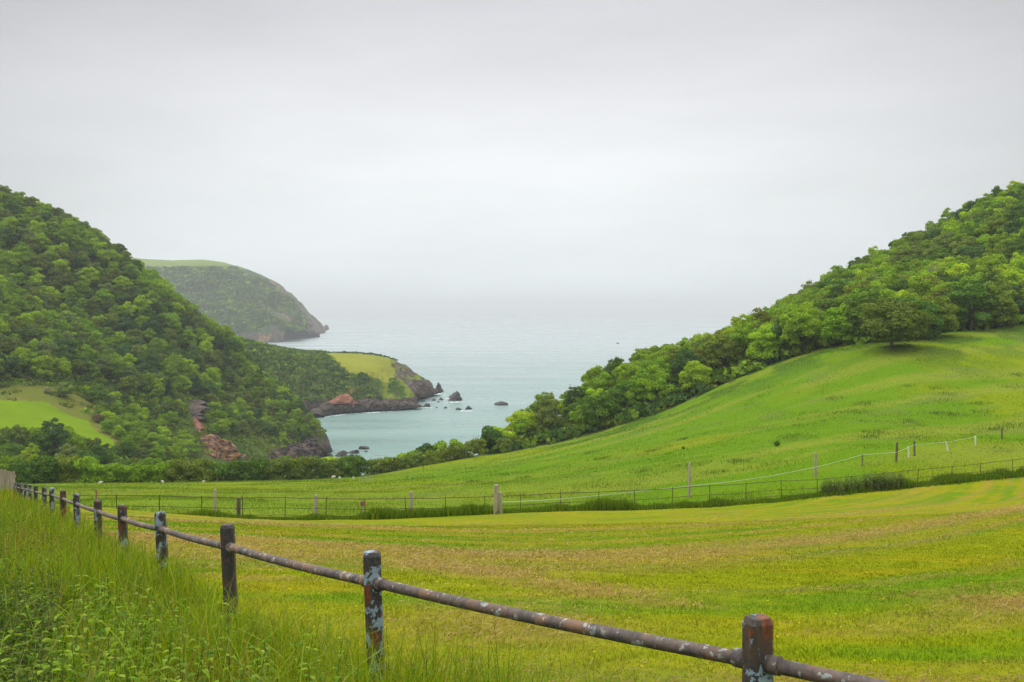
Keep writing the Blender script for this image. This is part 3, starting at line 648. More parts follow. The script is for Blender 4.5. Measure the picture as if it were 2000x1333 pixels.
def trunk_geo(seed, Ht, r0):
    r = np.random.default_rng(seed); mb = MB()
    z = np.linspace(-.6, Ht*.72, 8); b = np.stack([np.sin(z*.5+seed)*.18, np.cos(z*.4+seed)*.18-.18, z], 1)
    mb.tube(b, np.linspace(r0, r0*.25, 8), 7)
    for k in range(6):
        a = r.uniform(0, 6.28); zs = Ht*r.uniform(.16, .5); l = Ht*r.uniform(.25, .42); t = np.linspace(0, 1, 5)
        s0 = np.array([np.interp(zs, z, b[:, 0]), np.interp(zs, z, b[:, 1]), zs])
        P = s0+np.stack([math.cos(a)*t*l*.75, math.sin(a)*t*l*.75, t**.8*l*.75], 1); mb.tube(P, np.linspace(r0*.45, r0*.1, 5), 5)
    return mb
PROTO = []
for k in range(9):
    shp = k % 3; Ht = [9.0, 8.0, 10.6][shp]; R = [4.0, 4.7, 3.2][shp]
    V_, F_ = crown_geo(100+k, R, .5, Ht, 34, 170, .38, shp)
    me = mk("crown", V_, F_, MAT['crown']); tk = trunk_geo(200+k, Ht, .24).build("trunk", MAT['bark'], smooth=True)
    PROTO.append((me.data, tk.data)); bpy.data.objects.remove(me); bpy.data.objects.remove(tk)
PSH = []
for k in range(5):
    V_, F_ = crown_geo(300+k, 1.6, -.2, 2.7, 20, 330, .30, 1)
    o = mk("bush", V_, F_, MAT['crown']); PSH.append(o.data); bpy.data.objects.remove(o)
PAL = {'bright yellow-green': (.285, .41, .006), 'fresh mid-green': (.185, .305, .007), 'dark green': (.085, .165, .012), 'olive brown-tinged': (.155, .205, .015), 'deep bluish-green': (.06, .13, .025), 'dull grey-green': (.15, .21, .035)}
def addtree(X, Y, Z, s, tone, name="tree", k=None):
    k = int(rng.integers(0, len(PROTO))) if k is None else k
    root = empty(name, (X, Y, Z-.3), float(rng.uniform(0, 6.28))); sx = s*float(rng.uniform(.92, 1.12)); root.scale = (sx, sx, s)
    c = bpy.data.objects.new("crown", PROTO[k][0]); t = bpy.data.objects.new("trunk", PROTO[k][1])
    b = np.array(PAL[tone])*rng.uniform(.82, 1.15)*np.array([rng.uniform(.9, 1.12), 1, rng.uniform(.8, 1.2)])
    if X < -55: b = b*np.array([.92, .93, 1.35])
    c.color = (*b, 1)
    for o in (c, t): COL.objects.link(o); o.parent = root
    return root
def addbush(X, Y, Z, s, tone, label, cat="bush", group=None, k=None, name="bush"):
    o = bpy.data.objects.new(name, PSH[int(rng.integers(0, 5)) if k is None else k]); COL.objects.link(o); o.location = (X, Y, Z); o.scale = s if isinstance(s, tuple) else (s, s, s)
    o.rotation_euler = (0, 0, float(rng.uniform(0, 6.28))); b = np.array(PAL[tone] if isinstance(tone, str) else tone); o.color = (*b, 1)
    return tag(o, label, cat, group)
TONES = list(PAL)
def pick(x, y, seed=0):
    a = float(fbm(x/28, y/28, 90+seed, 2)); u_ = rng.random()
    if u_ < .22+.35*(a-.5): return 'bright yellow-green'
    if u_ < .56: return 'fresh mid-green'
    if u_ < .70: return 'olive brown-tinged'
    if u_ < .84: return 'dark green'
    if u_ < .93: return 'dull grey-green'
    return 'deep bluish-green'
# where a crown can be seen from the road: compare against the ground profile along its sight line
def vis(X, Y, top):
    px, py = proj(X, Y, top)
    if px < -60 or px > 2060: return False
    Ys = np.linspace(max(Y*.35, 60), Y-3, 60); Zs = H(X/Y*Ys, Ys, False); sl = CZ+(top-CZ)*Ys/Y
    return bool((Zs+np.where(Ys > 190, 3.0, 0) < sl).all())
cand = []
# right wood
sp = 5.9
for yy in np.arange(172, 345, sp):
    for xx in np.arange(-5, 290, sp):
        X = xx+rng.uniform(-2, 2); Y = yy+rng.uniform(-2, 2); px = 1000+F*X/Y
        if Y < float(tree_y(X))+3.2 or px < 985 or px > 2560: continue
        ridge = np.interp(px, [1000, 1210, 1400, 1500, 1600, 1700, 1850, 2000, 2200], [228, 252, 272, 287, 297, 302, 312, 323, 333])
        if Y > ridge: continue
        edge = Y < float(tree_y(X))+10
        s = rng.uniform(.82, 1.08)*(1.0 if not edge else .95)
        if px < 1160: s *= .8
        cand.append(['R', X, Y, float(H(X, Y, False)), s])
# left hillside
sp = 5.5
pf = SMALLF
for yy in np.arange(215, 470, sp):
    for xx in np.arange(-300, -60, sp):
        X = xx+rng.uniform(-2.4, 2.4); Y = yy+rng.uniform(-2.4, 2.4); px, py = proj(X, Y, float(H(X, Y, False)))
        if px < -260 or px > 620: continue
        cx0 = float(H(X, Y, False))
        if inpoly(np.array([X]), np.array([Y]), pf)[0] or inpoly(np.array([X]), np.array([Y]), BANK)[0]: continue
        if any(inpoly(np.array([X+dx_]), np.array([Y-dy_]), pf)[0] for dx_, dy_ in ((0, 3), (4, 0), (-4, 0), (0, -3))): continue
        if py > 905 or cx0 < 4.5: continue
        if 350 < px < 400 and 775 < py < 870: continue         # crag and scar stay bare
        if 385 < px < 540 and py > 858: continue
        if px > 540 and py > 862: continue
        ty = px < 240 and py > 745 and py < 800
        s = rng.uniform(.66, 1.04)
        if ty: s *= .35
        elif 190 < px < 420 and py > 800: s *= rng.uniform(.35, .6)
        elif px > 420 and py > 700: s *= .62
        cand.append(['L', X, Y, cx0, s])
sp = 4.4
for yy in np.arange(250, 440, sp):
    for xx in np.arange(-230, -60, sp):
        X = xx+rng.uniform(-2, 2); Y = yy+rng.uniform(-2, 2); Z = float(H(X, Y, False)); px, py = proj(X, Y, Z)
        if not ((px > 400 and py > 690) or (190 < px < 430 and py > 790)) or px > 628 or py > 905 or Z < 4.5: continue
        if inpoly(np.array([X+2]), np.array([Y]), pf)[0] or inpoly(np.array([X-3]), np.array([Y]), pf)[0]: continue
        if (350 < px < 402 and 775 < py < 862) or (385 < px < 545 and py > 856) or (px > 540 and py > 868): continue
        cand.append(['L', X, Y, Z, rng.uniform(.34, .56)])
vt = [c for c in cand if vis(c[1], c[2], c[3]+8.5*c[4])]
print("trees visible", len(vt), "R", sum(c[0] == 'R' for c in vt))
side_rows = [c for c in cand if not -60 < 1000+F*c[1]/c[2] < 2060]
vt.sort(key=lambda c: -c[4]/c[2])
NTREE = 256
ind, rest = vt[:NTREE], vt[NTREE:]+side_rows
recs = []
for side, X, Y, Z, s in ind:
    tone = pick(X, Y, 0 if side == 'R' else 5); o = addtree(X, Y, Z, s, tone); px, py = proj(X, Y, Z+5*s); recs.append([o, side, px, py, tone, s])
# hand-placed trees the photo singles out
X, Y, Z = hit(1742, 680, 120, 185)
bt = addtree(X, Y, Z, 1.12, 'olive brown-tinged', k=1); bt.scale = (1.3, 1.3, 1.05)
bt.children[0].color = (.105, .15, .012, 1)
for px, py, sc_t, tn, lab in [(1662, 672, .95, 'fresh mid-green', "mid-green tree at the meadow edge just left of the broad spreading tree"), (1700, 668, 1.05, 'dark green', "dark green tree tucked behind the left side of the broad spreading tree"), (1790, 664, 1.0, 'dark green', "dark green tree joining the right side of the broad spreading tree"), (1835, 660, .95, 'olive brown-tinged', "olive tree next but one right of the broad spreading tree"), (1905, 648, 1.1, 'dark green', "shady dark tree overhanging the top of the meadow on the right"), (1960, 643, 1.1, 'olive brown-tinged', "olive-brown tree overhanging the top of the meadow at the right edge")]:
    X_, Y_, Z_t = hit(px, py, 120, 200); q_ = addtree(X_, Y_+2, Z_t-.5, sc_t, tn); q_.scale.x *= 1.15; q_.scale.y *= 1.15; tag(q_, lab, "tree", "trees of the right-hand wood")
tag(bt, "broad spreading olive tree standing out onto the meadow, dark trunk showing", "tree", "trees of the right-hand wood")
X, Y, Z = hit(1575, 690, 120, 200)
t2 = addtree(X, Y+1, Z, 1.0, 'fresh mid-green', k=0); tag(t2, "rounded mid-green tree at the meadow edge with pale bare trunk", "tree", "trees of the right-hand wood")
# a dead tree standing grey among the leaves
X, Y, Z = hit(1815, 600, 150, 300); dm = MB(); rr_ = random.Random(4)
def limb(p, d, l, r0, lv):
    t = np.linspace(0, 1, 5)[:, None]; b_ = np.array([rr_.uniform(-.15, .15), rr_.uniform(-.15, .15), .12]); P = p+d*l*t+b_*l*t*t; dm.tube(P, np.linspace(r0, r0*.45, 5), 5)
    if lv:
        for _ in range(4): q = rr_.uniform(.35, 1); nd = d+np.array([rr_.uniform(-.9, .9), rr_.uniform(-.9, .9), rr_.uniform(-.1, .6)]); nd /= np.linalg.norm(nd); limb(p+d*l*q+b_*l*q*q, nd, l*.55, r0*.5, lv-1)
limb(np.array([0, 0, -.5]), np.array([.05, 0, 1.0]), 5.2, .2, 3)
dt = dm.build("dead_tree", m_simple("bleached_wood", (.33, .27, .23), .9, (.2, .16, .14), 3)); dt.location = (X, Y-1.5, Z+2.2); tag(dt, "bare grey-brown dead tree among the leafy crowns of the right wood", "tree")
# ---- labels that single the trees out
def zone(side, px, py):
    if side == 'R':
        b = "beside the cove" if px < 1150 else "above the meadow's stone bank" if px < 1330 else "in the middle of the wood" if px < 1520 else "behind the pale-trunked tree" if px < 1650 else "around the spreading olive tree" if px < 1830 else "by the top of the meadow"
        base = np.interp(px, [1000, 1220, 1400, 1600, 1740, 2000], [850, 800, 725, 650, 625, 605]); top = np.interp(px, [1000, 1210, 1400, 1500, 1600, 1700, 1850, 2000], [800, 712, 650, 603, 555, 500, 420, 362])
        t = (base-py)/max(base-top, 20); l = "lowest row" if t < .2 else "lower slope" if t < .45 else "mid slope" if t < .75 else "skyline"
        return "right wood", b, l
    b = "above the small pasture" if px < 140 and py < 800 else "left of the rocky crag" if px < 340 else "over the rocky crag" if px < 420 else "on the cove point"
    l = "skyline" if py < np.interp(px, [0, 160, 290, 400, 480, 560, 620], [400, 465, 550, 640, 700, 785, 850]) else "upper slope" if py < np.interp(px, [0, 300, 480, 620], [520, 640, 735, 860]) else "mid slope" if py < np.interp(px, [0, 300, 480], [630, 730, 800]) else "lower slope"
    return "left hill", b, l
ORD = ["first", "second", "third", "fourth", "fifth", "sixth", "seventh", "eighth", "ninth", "tenth"]
bk = {}
for r_ in recs: bk.setdefault((r_[1],)+zone(r_[1], r_[2], r_[3])+(r_[4],), []).append(r_)
for (sd_, where, b, l, tone), lst in bk.items():
    lst.sort(key=lambda r_: r_[2]); n = len(lst)
    for i, r_ in enumerate(lst):
        core = f"{tone} tree, {where} {l}, {b}"
        if n == 1: lab = core
        elif n == 2: lab = ("left " if i == 0 else "right ")+core.replace(" tree,", " tree of two,")
        else: lab = (f"{ORD[i]} " if i < 10 else "far ")+core.replace(" tree,", " tree from left,")
        tag(r_[0], lab, "tree", "trees of the right-hand wood" if sd_ == 'R' else "trees of the left hillside")
# the rest of the woodland, beyond the three hundred nearest trees
def woodland(lst, name, label):
    Vs, Fs, Cs = [], [], []; n = 0; protos = [crown_geo(500+k, 4.0, .5, 9.0, 22, 75, .55) for k in range(5)]
    for side, X, Y, Z, s in lst:
        V_, F_ = protos[int(rng.integers(0, 5))]; a = rng.uniform(0, 6.28); R_ = np.array([[math.cos(a), -math.sin(a), 0], [math.sin(a), math.cos(a), 0], [0, 0, 1]])
        Vs.append(V_@R_.T*s+np.array([X, Y, Z-.3])); Fs.append(F_+n); n += len(V_)
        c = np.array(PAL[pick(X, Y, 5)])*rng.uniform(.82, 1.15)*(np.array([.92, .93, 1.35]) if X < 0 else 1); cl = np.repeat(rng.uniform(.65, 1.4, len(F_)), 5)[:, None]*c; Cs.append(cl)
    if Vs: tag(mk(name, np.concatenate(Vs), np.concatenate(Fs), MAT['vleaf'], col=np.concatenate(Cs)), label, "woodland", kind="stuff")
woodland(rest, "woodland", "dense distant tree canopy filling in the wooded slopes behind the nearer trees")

# undergrowth on the slopes between trees
def scrub(name, label, spots, size, tones, per=30, leaf=.6, sq=.7):
    Vs, Fs, Cs = [], [], []; n = 0; r = np.random.default_rng(len(name))
    protos = []
    for k in range(4):
        Lc = r.uniform(-.6, .6, (5, 3))*np.array([1, 1, .3]); protos.append(lobes_leaves(Lc, np.full(5, .65), per, leaf, r, sq))
    for (X, Y, Z) in spots:
        s = size*r.uniform(.6, 1.4); V_, F_ = protos[int(r.integers(0, 4))]; a = r.uniform(0, 6.28); R_ = np.array([[math.cos(a), -math.sin(a), 0], [math.sin(a), math.cos(a), 0], [0, 0, 1]])
        Vs.append(V_@R_.T*s+np.array([X, Y, Z])); Fs.append(F_+n); n += len(V_)
        c = np.array(PAL[tones[int(r.integers(0, len(tones)))]])*r.uniform(.8, 1.15)*(.72 if 'distant' in name else .85); Cs.append(np.repeat(r.uniform(.65, 1.4, len(F_)), 5)[:, None]*c)
    return tag(mk(name, np.concatenate(Vs), np.concatenate(Fs), MAT['vleaf'], col=np.concatenate(Cs)), label, "scrub", kind="stuff")
sp_ = []
while len(sp_) < 3000:
    Y = rng.uniform(205, 430); X = rng.uniform(-.53, -.18)*Y; z = float(H(X, Y, False)); px, py = proj(X, Y, z)
    if z < 5 or py > 920 or inpoly(np.array([X]), np.array([Y]), pf)[0] or (inpoly(np.array([X]), np.array([Y]), BANK)[0] and rng.random() < .93) or (364 < px < 397 and 784 < py < 846) or (398 < px < 474 and py > 868): continue
    if px > 540 and py > 884: continue
    sp_.append((X, Y, z+.2))
_left = sp_; sp_ = []
while len(sp_) < 1400:
    px = rng.uniform(975, 2350); X0 = PX(px, 190); Y = float(tree_y(X0))+rng.uniform(1.5, 9)+rng.random()**2*10; X = PX(px, Y); Y = max(Y, float(tree_y(X))+1.5)
    sp_.append((X, Y, float(H(X, Y, False))+.3))
scrub("wood_undergrowth", "shrubby undergrowth filling the lower edge of the right-hand wood", sp_, 2.0, ['dark green', 'fresh mid-green', 'olive brown-tinged', 'deep bluish-green'], 30, .5)
sp_ = _left
scrub("hillside_scrub", "low scrub and bracken covering the ground of the left hillside", sp_, 1.7, ['dark green', 'fresh mid-green', 'olive brown-tinged', 'dull grey-green'], 26, .5)
sp_ = []
while len(sp_) < 2600:
    Y = rng.uniform(545, 690); X = rng.uniform(-.3, -.108)*Y
    if inpoly(np.array([X]), np.array([Y]), FLD)[0]: continue
    z = float(HM(np.array([X]), np.array([Y]))[0]); px, py = proj(X, Y, z)
    if z < 5.5 or px < 440 or px > 770: continue
    if px > 725 and float(fbm(X/9, Y/9, 5)) > .47: continue
    sp_.append((X, Y, z+.1))
scrub("headland_scrub", "dense low bushes covering the landward slope of the green headland", sp_, 1.9, ['dark green', 'fresh mid-green', 'dull grey-green', 'deep bluish-green', 'dark green'], 16, .75)
sp_ = []
for px in np.arange(562, 774, 2.0):
    Ds = np.linspace(600, 745, 120); zz = HM(PX(px, Ds), Ds); k_ = int(np.argmin(HZ+F*(CZ-zz)/Ds)); D = Ds[k_]+rng.uniform(-1.5, 1.5); sp_.append((PX(px, D), D, float(zz[k_])+.3))
hd = scrub("cliff_top_hedge", "", sp_, 1.25, ['dark green', 'deep bluish-green'], 16, .75); del hd["kind"]; tag(hd, "dark hedge along the cliff top behind the pale headland field", "hedge")
sp_ = []
while len(sp_) < 4200:
    Y = rng.uniform(1700, 2300); X = rng.uniform(-.40, -.195)*Y; z = float(HFAR(np.array([X]), np.array([Y]))[0]); px, py = proj(X, Y, z)
    if z < 22 or z > 150 or rng.random() < sst(-30, 110, px-(470+(py-520)*.6))*.9 or (px > 430 and float(fbm(X/45, Y/90, 7, 4)) > .60): continue
    sp_.append((X, Y, z))
scrub("distant_wood", "hazy woodland cloaking the flank of the distant headland", sp_, 7.5, ['dark green', 'fresh mid-green', 'deep bluish-green', 'dark green'], 12, .9)

# ------------------------------------------------------------------ hedges, shrubs, valley-floor trees
def hedge(name, path, hgt, wid, label, tones, seed, leaf=.34, per=210):
    """path of (px, py_base, D)"""
    r = np.random.default_rng(seed); P = np.array([at(*p) for p in path]); s = np.concatenate([[0], np.cumsum(np.hypot(*np.diff(P[:, :2], axis=0).T))])
    n = int(s[-1]/.85); ss = np.linspace(0, s[-1], n); Lc, Lr, Cc = [], [], []
    for q in ss:
        X, Y = np.interp(q, s, P[:, 0]), np.interp(q, s, P[:, 1]); Z = float(H(X, Y, False)); h = hgt*(.72+.56*float(fbm(q/6, seed, seed, 3)))
        for lv in (-.9, 0, 1, 2):
            Lc.append([X+r.uniform(-.5, .5), Y+r.uniform(-wid/2, wid/2), Z+h*(.25+.28*lv)+r.uniform(-.15, .15)]); Lr.append(h*.34*r.uniform(.8, 1.2))
        Cc.append(0)
    Lc = np.array(Lc); Lr = np.array(Lr); Vs, Fs, Cs = [], [], []; m = 0
    for i in range(0, len(Lc), 12):
        V_, F_ = lobes_leaves(Lc[i:i+12], Lr[i:i+12], per, leaf, r); x0 = Lc[i, 0]; t = tones[int(np.clip(float(fbm(x0/9, 3.3, seed+4, 2))*1.9-.45, 0, .999)*len(tones))]
        Vs.append(V_); Fs.append(F_+m); m += len(V_); Cs.append(np.repeat(r.uniform(.65, 1.4, len(F_)), 5)[:, None]*np.array(PAL[t])*r.uniform(.88, 1.12))
    return tag(mk(name, np.concatenate(Vs), np.concatenate(Fs), MAT['vleaf'], col=np.concatenate(Cs)), label, "hedge")
hedge("hedge", [(40, 944, 146), (150, 944, 149), (300, 943, 155), (420, 943, 161), (560, 939, 166), (650, 934, 170), (706, 930, 172)], 3.3, 2.6, "long brown-green field hedge in front of the rocky point, left of the gap", ['olive brown-tinged', 'dull grey-green', 'dark green', 'olive brown-tinged', 'fresh mid-green'], 41)
hedge("hedge", [(722, 924, 176), (780, 920, 178), (860, 908, 182), (915, 898, 187)], 2.3, 2.0, "low brownish clipped hedge right of the gap, under a row of bright bushes", ['olive brown-tinged', 'olive brown-tinged', 'dull grey-green'], 43)
def gY(px, D, dz=0): X = PX(px, D); return X, D, float(H(X, D, False))+dz
for px, D, s, t, lab in [(760, 183, 1.0, 'fresh mid-green', "leafy bush at the left end of the row above the clipped hedge"), (783, 184, 1.15, 'bright yellow-green', "bright bush second along the row above the clipped hedge"), (808, 185, 1.2, 'fresh mid-green', "mid-green bush in the middle of the row above the clipped hedge"),
                         (835, 187, 1.4, 'deep bluish-green', "dark bush right of the middle in the row above the clipped hedge"), (862, 188, 1.5, 'fresh mid-green', "taller mid-green bush near the right end above the clipped hedge"), (888, 190, 1.45, 'fresh mid-green', "rounded bush at the right end of the row above the clipped hedge"),
                         (932, 192, 1.3, 'olive brown-tinged', "olive bush where the clipped hedge meets the right wood"), (955, 196, 2.1, 'deep bluish-green', "dark bluish shrub leaning seaward at the start of the right wood"), (972, 200, 2.0, 'bright yellow-green', "bright yellow-green shrub at the start of the right wood"), (985, 193, 1.1, 'dull grey-green', "small grey-green bush at the foot of the right wood"),
                         (500, 172, 1.3, 'bright yellow-green', "bright bush poking above the long hedge under the ochre rocks"), (535, 173, 1.15, 'bright yellow-green', "second bright bush above the long hedge under the grey cliff"), (640, 176, 1.5, 'bright yellow-green', "bright bush topping the right end of the long hedge"), (662, 177, 1.35, 'olive brown-tinged', "olive bush behind the right end of the long hedge"), (690, 176, 1.0, 'olive brown-tinged', "last rounded bush of the long hedge beside the gap")]:
    X, Y, Z = gY(px, D); addbush(X, Y, Z+.1, (s*1.1, s*.9, s), t, lab, group="bushes along the field hedges")
VT = [(15, 205, .85, 'dark green', "dark green tree at the left frame edge below the small pasture"), (62, 200, .72, 'bright yellow-green', "bright round-topped tree at the left end of the valley hedge"), (105, 230, 1.15, 'deep bluish-green', "tall slender dark tree standing against the small pasture"), (75, 226, .85, 'dark green', "dark tree left of the tall slender one below the pasture"),
      (135, 215, .8, 'dull grey-green', "grey-green tree right of the tall slender dark one"), (165, 212, .75, 'dark green', "dark rounded tree under the right end of the small pasture"), (195, 236, .75, 'dark green', "small upright dark tree at the pasture's lower right corner"), (170, 175, .58, 'bright yellow-green', "vivid light-green tree rising out of the long hedge"), (235, 205, .68, 'dark green', "dark domed tree behind the middle of the long hedge"),
      (262, 222, .72, 'olive brown-tinged', "olive domed tree behind the long hedge"), (300, 203, .72, 'fresh mid-green', "wide mid-green tree behind the long hedge, below the scrubby slope"), (332, 210, .6, 'dull grey-green', "grey-green tree behind the long hedge nearest the rocks"), (125, 178, .5, 'olive brown-tinged', "squat olive tree in the left end of the long hedge"), (100, 172, .48, 'dark green', "squat dark tree in the left end of the long hedge"), (35, 172, .55, 'olive brown-tinged', "olive tree just above the wooden screen"),
      (215, 180, .45, 'dull grey-green', "low pale tree in the long hedge right of the vivid light-green tree"), (12, 168, .5, 'fresh mid-green', "mid-green tree directly behind the wooden screen"), (375, 235, .5, 'fresh mid-green', "low mid-green tree left of the ochre outcrop"), (275, 185, .4, 'bright yellow-green', "small yellowish tree in the long hedge"), (250, 260, .6, 'fresh mid-green', "mid-green tree on the rough slope right of the pasture"), (-25, 215, .9, 'dark green', "dark tree cut by the left frame edge"), (40, 228, .9, 'olive brown-tinged', "olive tree below the left part of the small pasture")]
for px, D, s, t, lab in VT:
    X, Y, Z = gY(px, D); o = addtree(X, Y, Z-.4, s, t); tag(o, lab, "tree", "trees on the valley floor")
for px, py, s, t, lab in [(92, 768, (.7, .7, .7), (.34, .30, .2), "pale blossoming bush on the rough bank above the small pasture"), (122, 775, (1.9, 1.9, 1.7), PAL['dull grey-green'], "rounded grey-green bush on the rough bank above the pasture"), (208, 830, (1.7, 1.6, 1.5), PAL['bright yellow-green'], "bright bush on the right edge of the small pasture"), (190, 826, (1.1, 1.1, 1.0), (.17, .12, .07), "brownish bush beside the bright one at the pasture edge"), (190, 790, (2.4, 2.4, 2.2), PAL['dark green'], "dark bush right of the pasture's brown bank")]:
    X, Y, Z = hit(px, py, 225, 420); addbush(X, Y, Z, s, t, lab)
hh = hedge("hedge", [(p[0], 0, p[1]) for p in []] or [(-40, 760, 318), (0, 757, 318), (50, 754, 319), (105, 748, 322)], 3.0, 2.5, "dark hedge along the top of the small pasture under the hill wood", ['dark green', 'deep bluish-green'], 47, .5, 110)
# bushes on the open meadow
for px, py, s, lab in [(1517, 872, .22, "lone round dark bush in the middle of the open meadow"), (1335, 878, .13, "small dark bush left of the lone round one on the meadow"), (1336, 860, .10, "tiny dark thistle clump above the small dark bush on the meadow")]:
    X, Y, Z = hit(px, py, 66, 200); addbush(X, Y, Z, s, 'dark green', lab, group="bushes on the open meadow")
#PART4
# ------------------------------------------------------------------ pipe-rail fence beside the road
def put(o, col): o.color = (*col, 1); return o
fence = empty("pipe_rail_fence", (PT[1][0], PT[1][1], PT[1][2]-.86))
tag(fence, "long rusty pipe-rail fence on square peeling posts running down beside the tall verge grass", "fence")
LEAN = {1: (.0, 0), 2: (.055, 0), 3: (.06, 0), 4: (.075, 0), 5: (.05, 0), 6: (.02, .0), 7: (.03, .02), 8: (.02, 0), 9: (.03, 0), 10: (.05, 0)}
PAINT = {0: (.47, .43), 1: (.43, .50), 2: (.49, .42), 3: (.33, .38), 4: (.47, .32), 5: (.43, .43), 6: (.42, .40), 7: (.48, .40), 8: (.33, .52), 9: (.47, .3), 10: (.45, .35)}
PLAB = {1: "square post at the lower right with worn rust-red patch and chipped top", 2: "post with large pale blue patches and orange rust at its head", 3: "nearly all-black post third along from the right", 4: "leaning post with pale flaking blue-grey paint down its side", 5: "post with mottled rust and cream paint on its head", 8: "short rust-brown post"}
def post_bm(wd, dp, h, lean, seed):
    r = random.Random(seed); bm = bmesh.new(); n = 14
    rings = []
    prof = [(1, .0)]*1
    for k in range(n+1):
        t = k/n; z = -h+t*h; c = .012+.002*r.uniform(-1, 1)
        sh = 1.0
        if k == n: sh = .80
        zz = z-(0 if k == n else .0)
        if k == n-1: zz = -.022; sh = 1.0
        ww, dd = wd/2*sh*(1+r.uniform(-.02, .02)), dp/2*sh*(1+r.uniform(-.02, .02)); ox = lean[0]*(1-t)+r.uniform(-1, 1)*.001; oy = lean[1]*(1-t)
        P = [(-ww+c, -dd), (ww-c, -dd), (ww, -dd+c), (ww, dd-c), (ww-c, dd), (-ww+c, dd), (-ww, dd-c), (-ww, -dd+c)]
        if k == n: P = [(x, y) for x, y in P]
        rings.append([bm.verts.new((x+ox, y+oy, zz+(r.uniform(-.004, .004) if k == n else 0))) for x, y in P])
    for a, b in zip(rings[:-1], rings[1:]):
        for i in range(8): bm.faces.new((a[i], a[(i+1) % 8], b[(i+1) % 8], b[i]))
    bm.faces.new(rings[-1]); bm.faces.new(rings[0][::-1])
    me = bpy.data.meshes.new("post"); bm.to_mesh(me); bm.free(); me.materials.append(MAT['post']); return me
RAILP = []
for i, (x, y, z) in enumerate(PT):
    j = min(i+1, len(PT)-1); a = math.atan2(PT[j][1]-PT[max(i-1, 0)][1], PT[j][0]-PT[max(i-1, 0)][0])
    o = bpy.data.objects.new("post", post_bm(.098, .088, 1.25, LEAN.get(i, (random.Random(i).uniform(-.02, .05), 0)), i)); COL.objects.link(o); o.parent = fence
    o.matrix_parent_inverse = Matrix.Identity(4); fl = Vector(fence.location); o.location = Vector((x, y, z))-fl
    o.rotation_euler = (0, 0, [0, .32, .12, .1][i] if i < 4 else .08); put(o, (*PAINT.get(i, (.38+.1*random.Random(i+40).random(), .42)), 0))
    if i in PLAB: o["label"] = PLAB[i]
    RAILP.append(np.array([x+LEAN.get(i, (0.03, 0))[0]*.15, y, z-.172]))
for i in range(len(RAILP)-1):
    a, b = RAILP[i], RAILP[i+1]; mb = MB(); d = (b-a)/np.linalg.norm(b-a); n = 12; t = np.linspace(0, 1, n)
    sag = np.sin(t*math.pi)*(-.012); P = a+(b-a)*t[:, None]; P[:, 2] += sag; r = np.full(n, .0285)
    P2 = np.vstack([P[0]-d*.0, P]); mb.tube(P-np.array(fl), r, 14)
    mb.tube(np.array([a+d*.045, a+d*.10])-np.array(fl), .037, 14)    # collar where the pipe leaves the post
    mb.tube(np.array([b-d*.095, b-d*.045])-np.array(fl), .036, 14)
    o = mb.build("rail", MAT['rail'], fence, smooth=True)
# ------------------------------------------------------------------ iron estate fence across the slope
iron = empty("iron_fence", at(713, 1018, 52)); il = np.array(iron.location)
tag(iron, "thin dark iron rail fence between the mown field and the open meadow", "fence")
ip = []
for k, (px, py) in enumerate(IF_P):
    D = float(IF_D(px)); p = np.array(at(px, py, D)); ip.append(p); mb = MB(); r = random.Random(k); lx = r.uniform(-.03, .03)
    mb.tube(np.array([p+[lx, 0, .03], p+[0, 0, -.6], p+[0, 0, -1.35]])-il, [.020, .021, .021], 6); mb.build("post", MAT['iron'], iron)
for off, rr in ((-.03, .0165), (-.56, .014), (-.93, .013)):
    P = []
    for k in range(len(ip)-1):
        for t in (0, .35, .7): q = ip[k]+(ip[k+1]-ip[k])*t; P.append(q+[0, 0, off+random.Random(k*3+int(t*10)).uniform(-.018, .018)])
    P.append(ip[-1]+[0, 0, off]); mb = MB(); mb.tube(np.array(P)-il, rr, 6); mb.build("rail", MAT['iron'], iron)
# ------------------------------------------------------------------ posts and tape of the stock fence
def stake(px, yt, yb, wpx, mat, parent=None, y0=50, y1=115, lean=0.0, name="timber_post", square=True, D=None):
    X, Y, Z = hit(px, yb, y0, y1) if D is None else gY(px, D); top = CZ-(yt-HZ)/F*Y; wd = wpx/F*Y; mb = MB()
    P = np.array([[X, Y, Z-.3], [X+lean*.5, Y, (Z+top)/2], [X+lean, Y, top-.02], [X+lean, Y, top]])
    o0 = np.array(parent.location) if parent else np.array([X, Y, Z])
    mb.tube(P-o0, [wd/2, wd*.5, wd*.48, wd*.36], 8); o = mb.build(name, mat, parent, smooth=False)
    if not parent: o.location = (X, Y, Z)
    return o, (X, Y, Z, top)
for px, yt, yb, wp, mt, D, lab in [(420, 956, 990, 6, 'timber', 56, "pale timber post left of centre beyond the iron fence"), (466, 972, 1002, 8, 'darktimber', 51.5, "short dark stubby post against the iron fence"), (617, 967, 1008, 7, 'timber', 53, "grey-brown timber post right of the short dark stub"),
                                   (803, 961, 1000, 6.5, 'timber', 54, "lone grey timber post left of the thick double post"), (188, 956, 975, 3, 'pink', 62, "thin pinkish stake at the left end of the meadow")]:
    o, _ = stake(px, yt, yb, wp, MAT[mt], D=D); tag(o, lab, "post", "timber posts behind the iron fence")
root = empty("marker_post", gY(711-3, 52.8)); tag(root, "thin stake with a faded red disc beside the iron fence", "marker")
mb = MB(); mb.tube([[0, 0, -.3], [0, 0, .55], [0, 0, 1.0]], .018, 6); mb.build("stake", MAT['timber'], root)
mb = MB(); a = np.linspace(0, 2*math.pi, 17)[:-1]; zc = CZ-(984-HZ)/F*52.8-root.location[2]
mb.tube([[0, -.03, zc], [0, -.012, zc], [0, .012, zc], [0, .03, zc]], [.02, .11, .11, .02], 16); dsk = mb.build("disc", MAT['pink'], root); 
for v in dsk.data.vertices: v.co.z = zc+(v.co.z-zc)*1.45
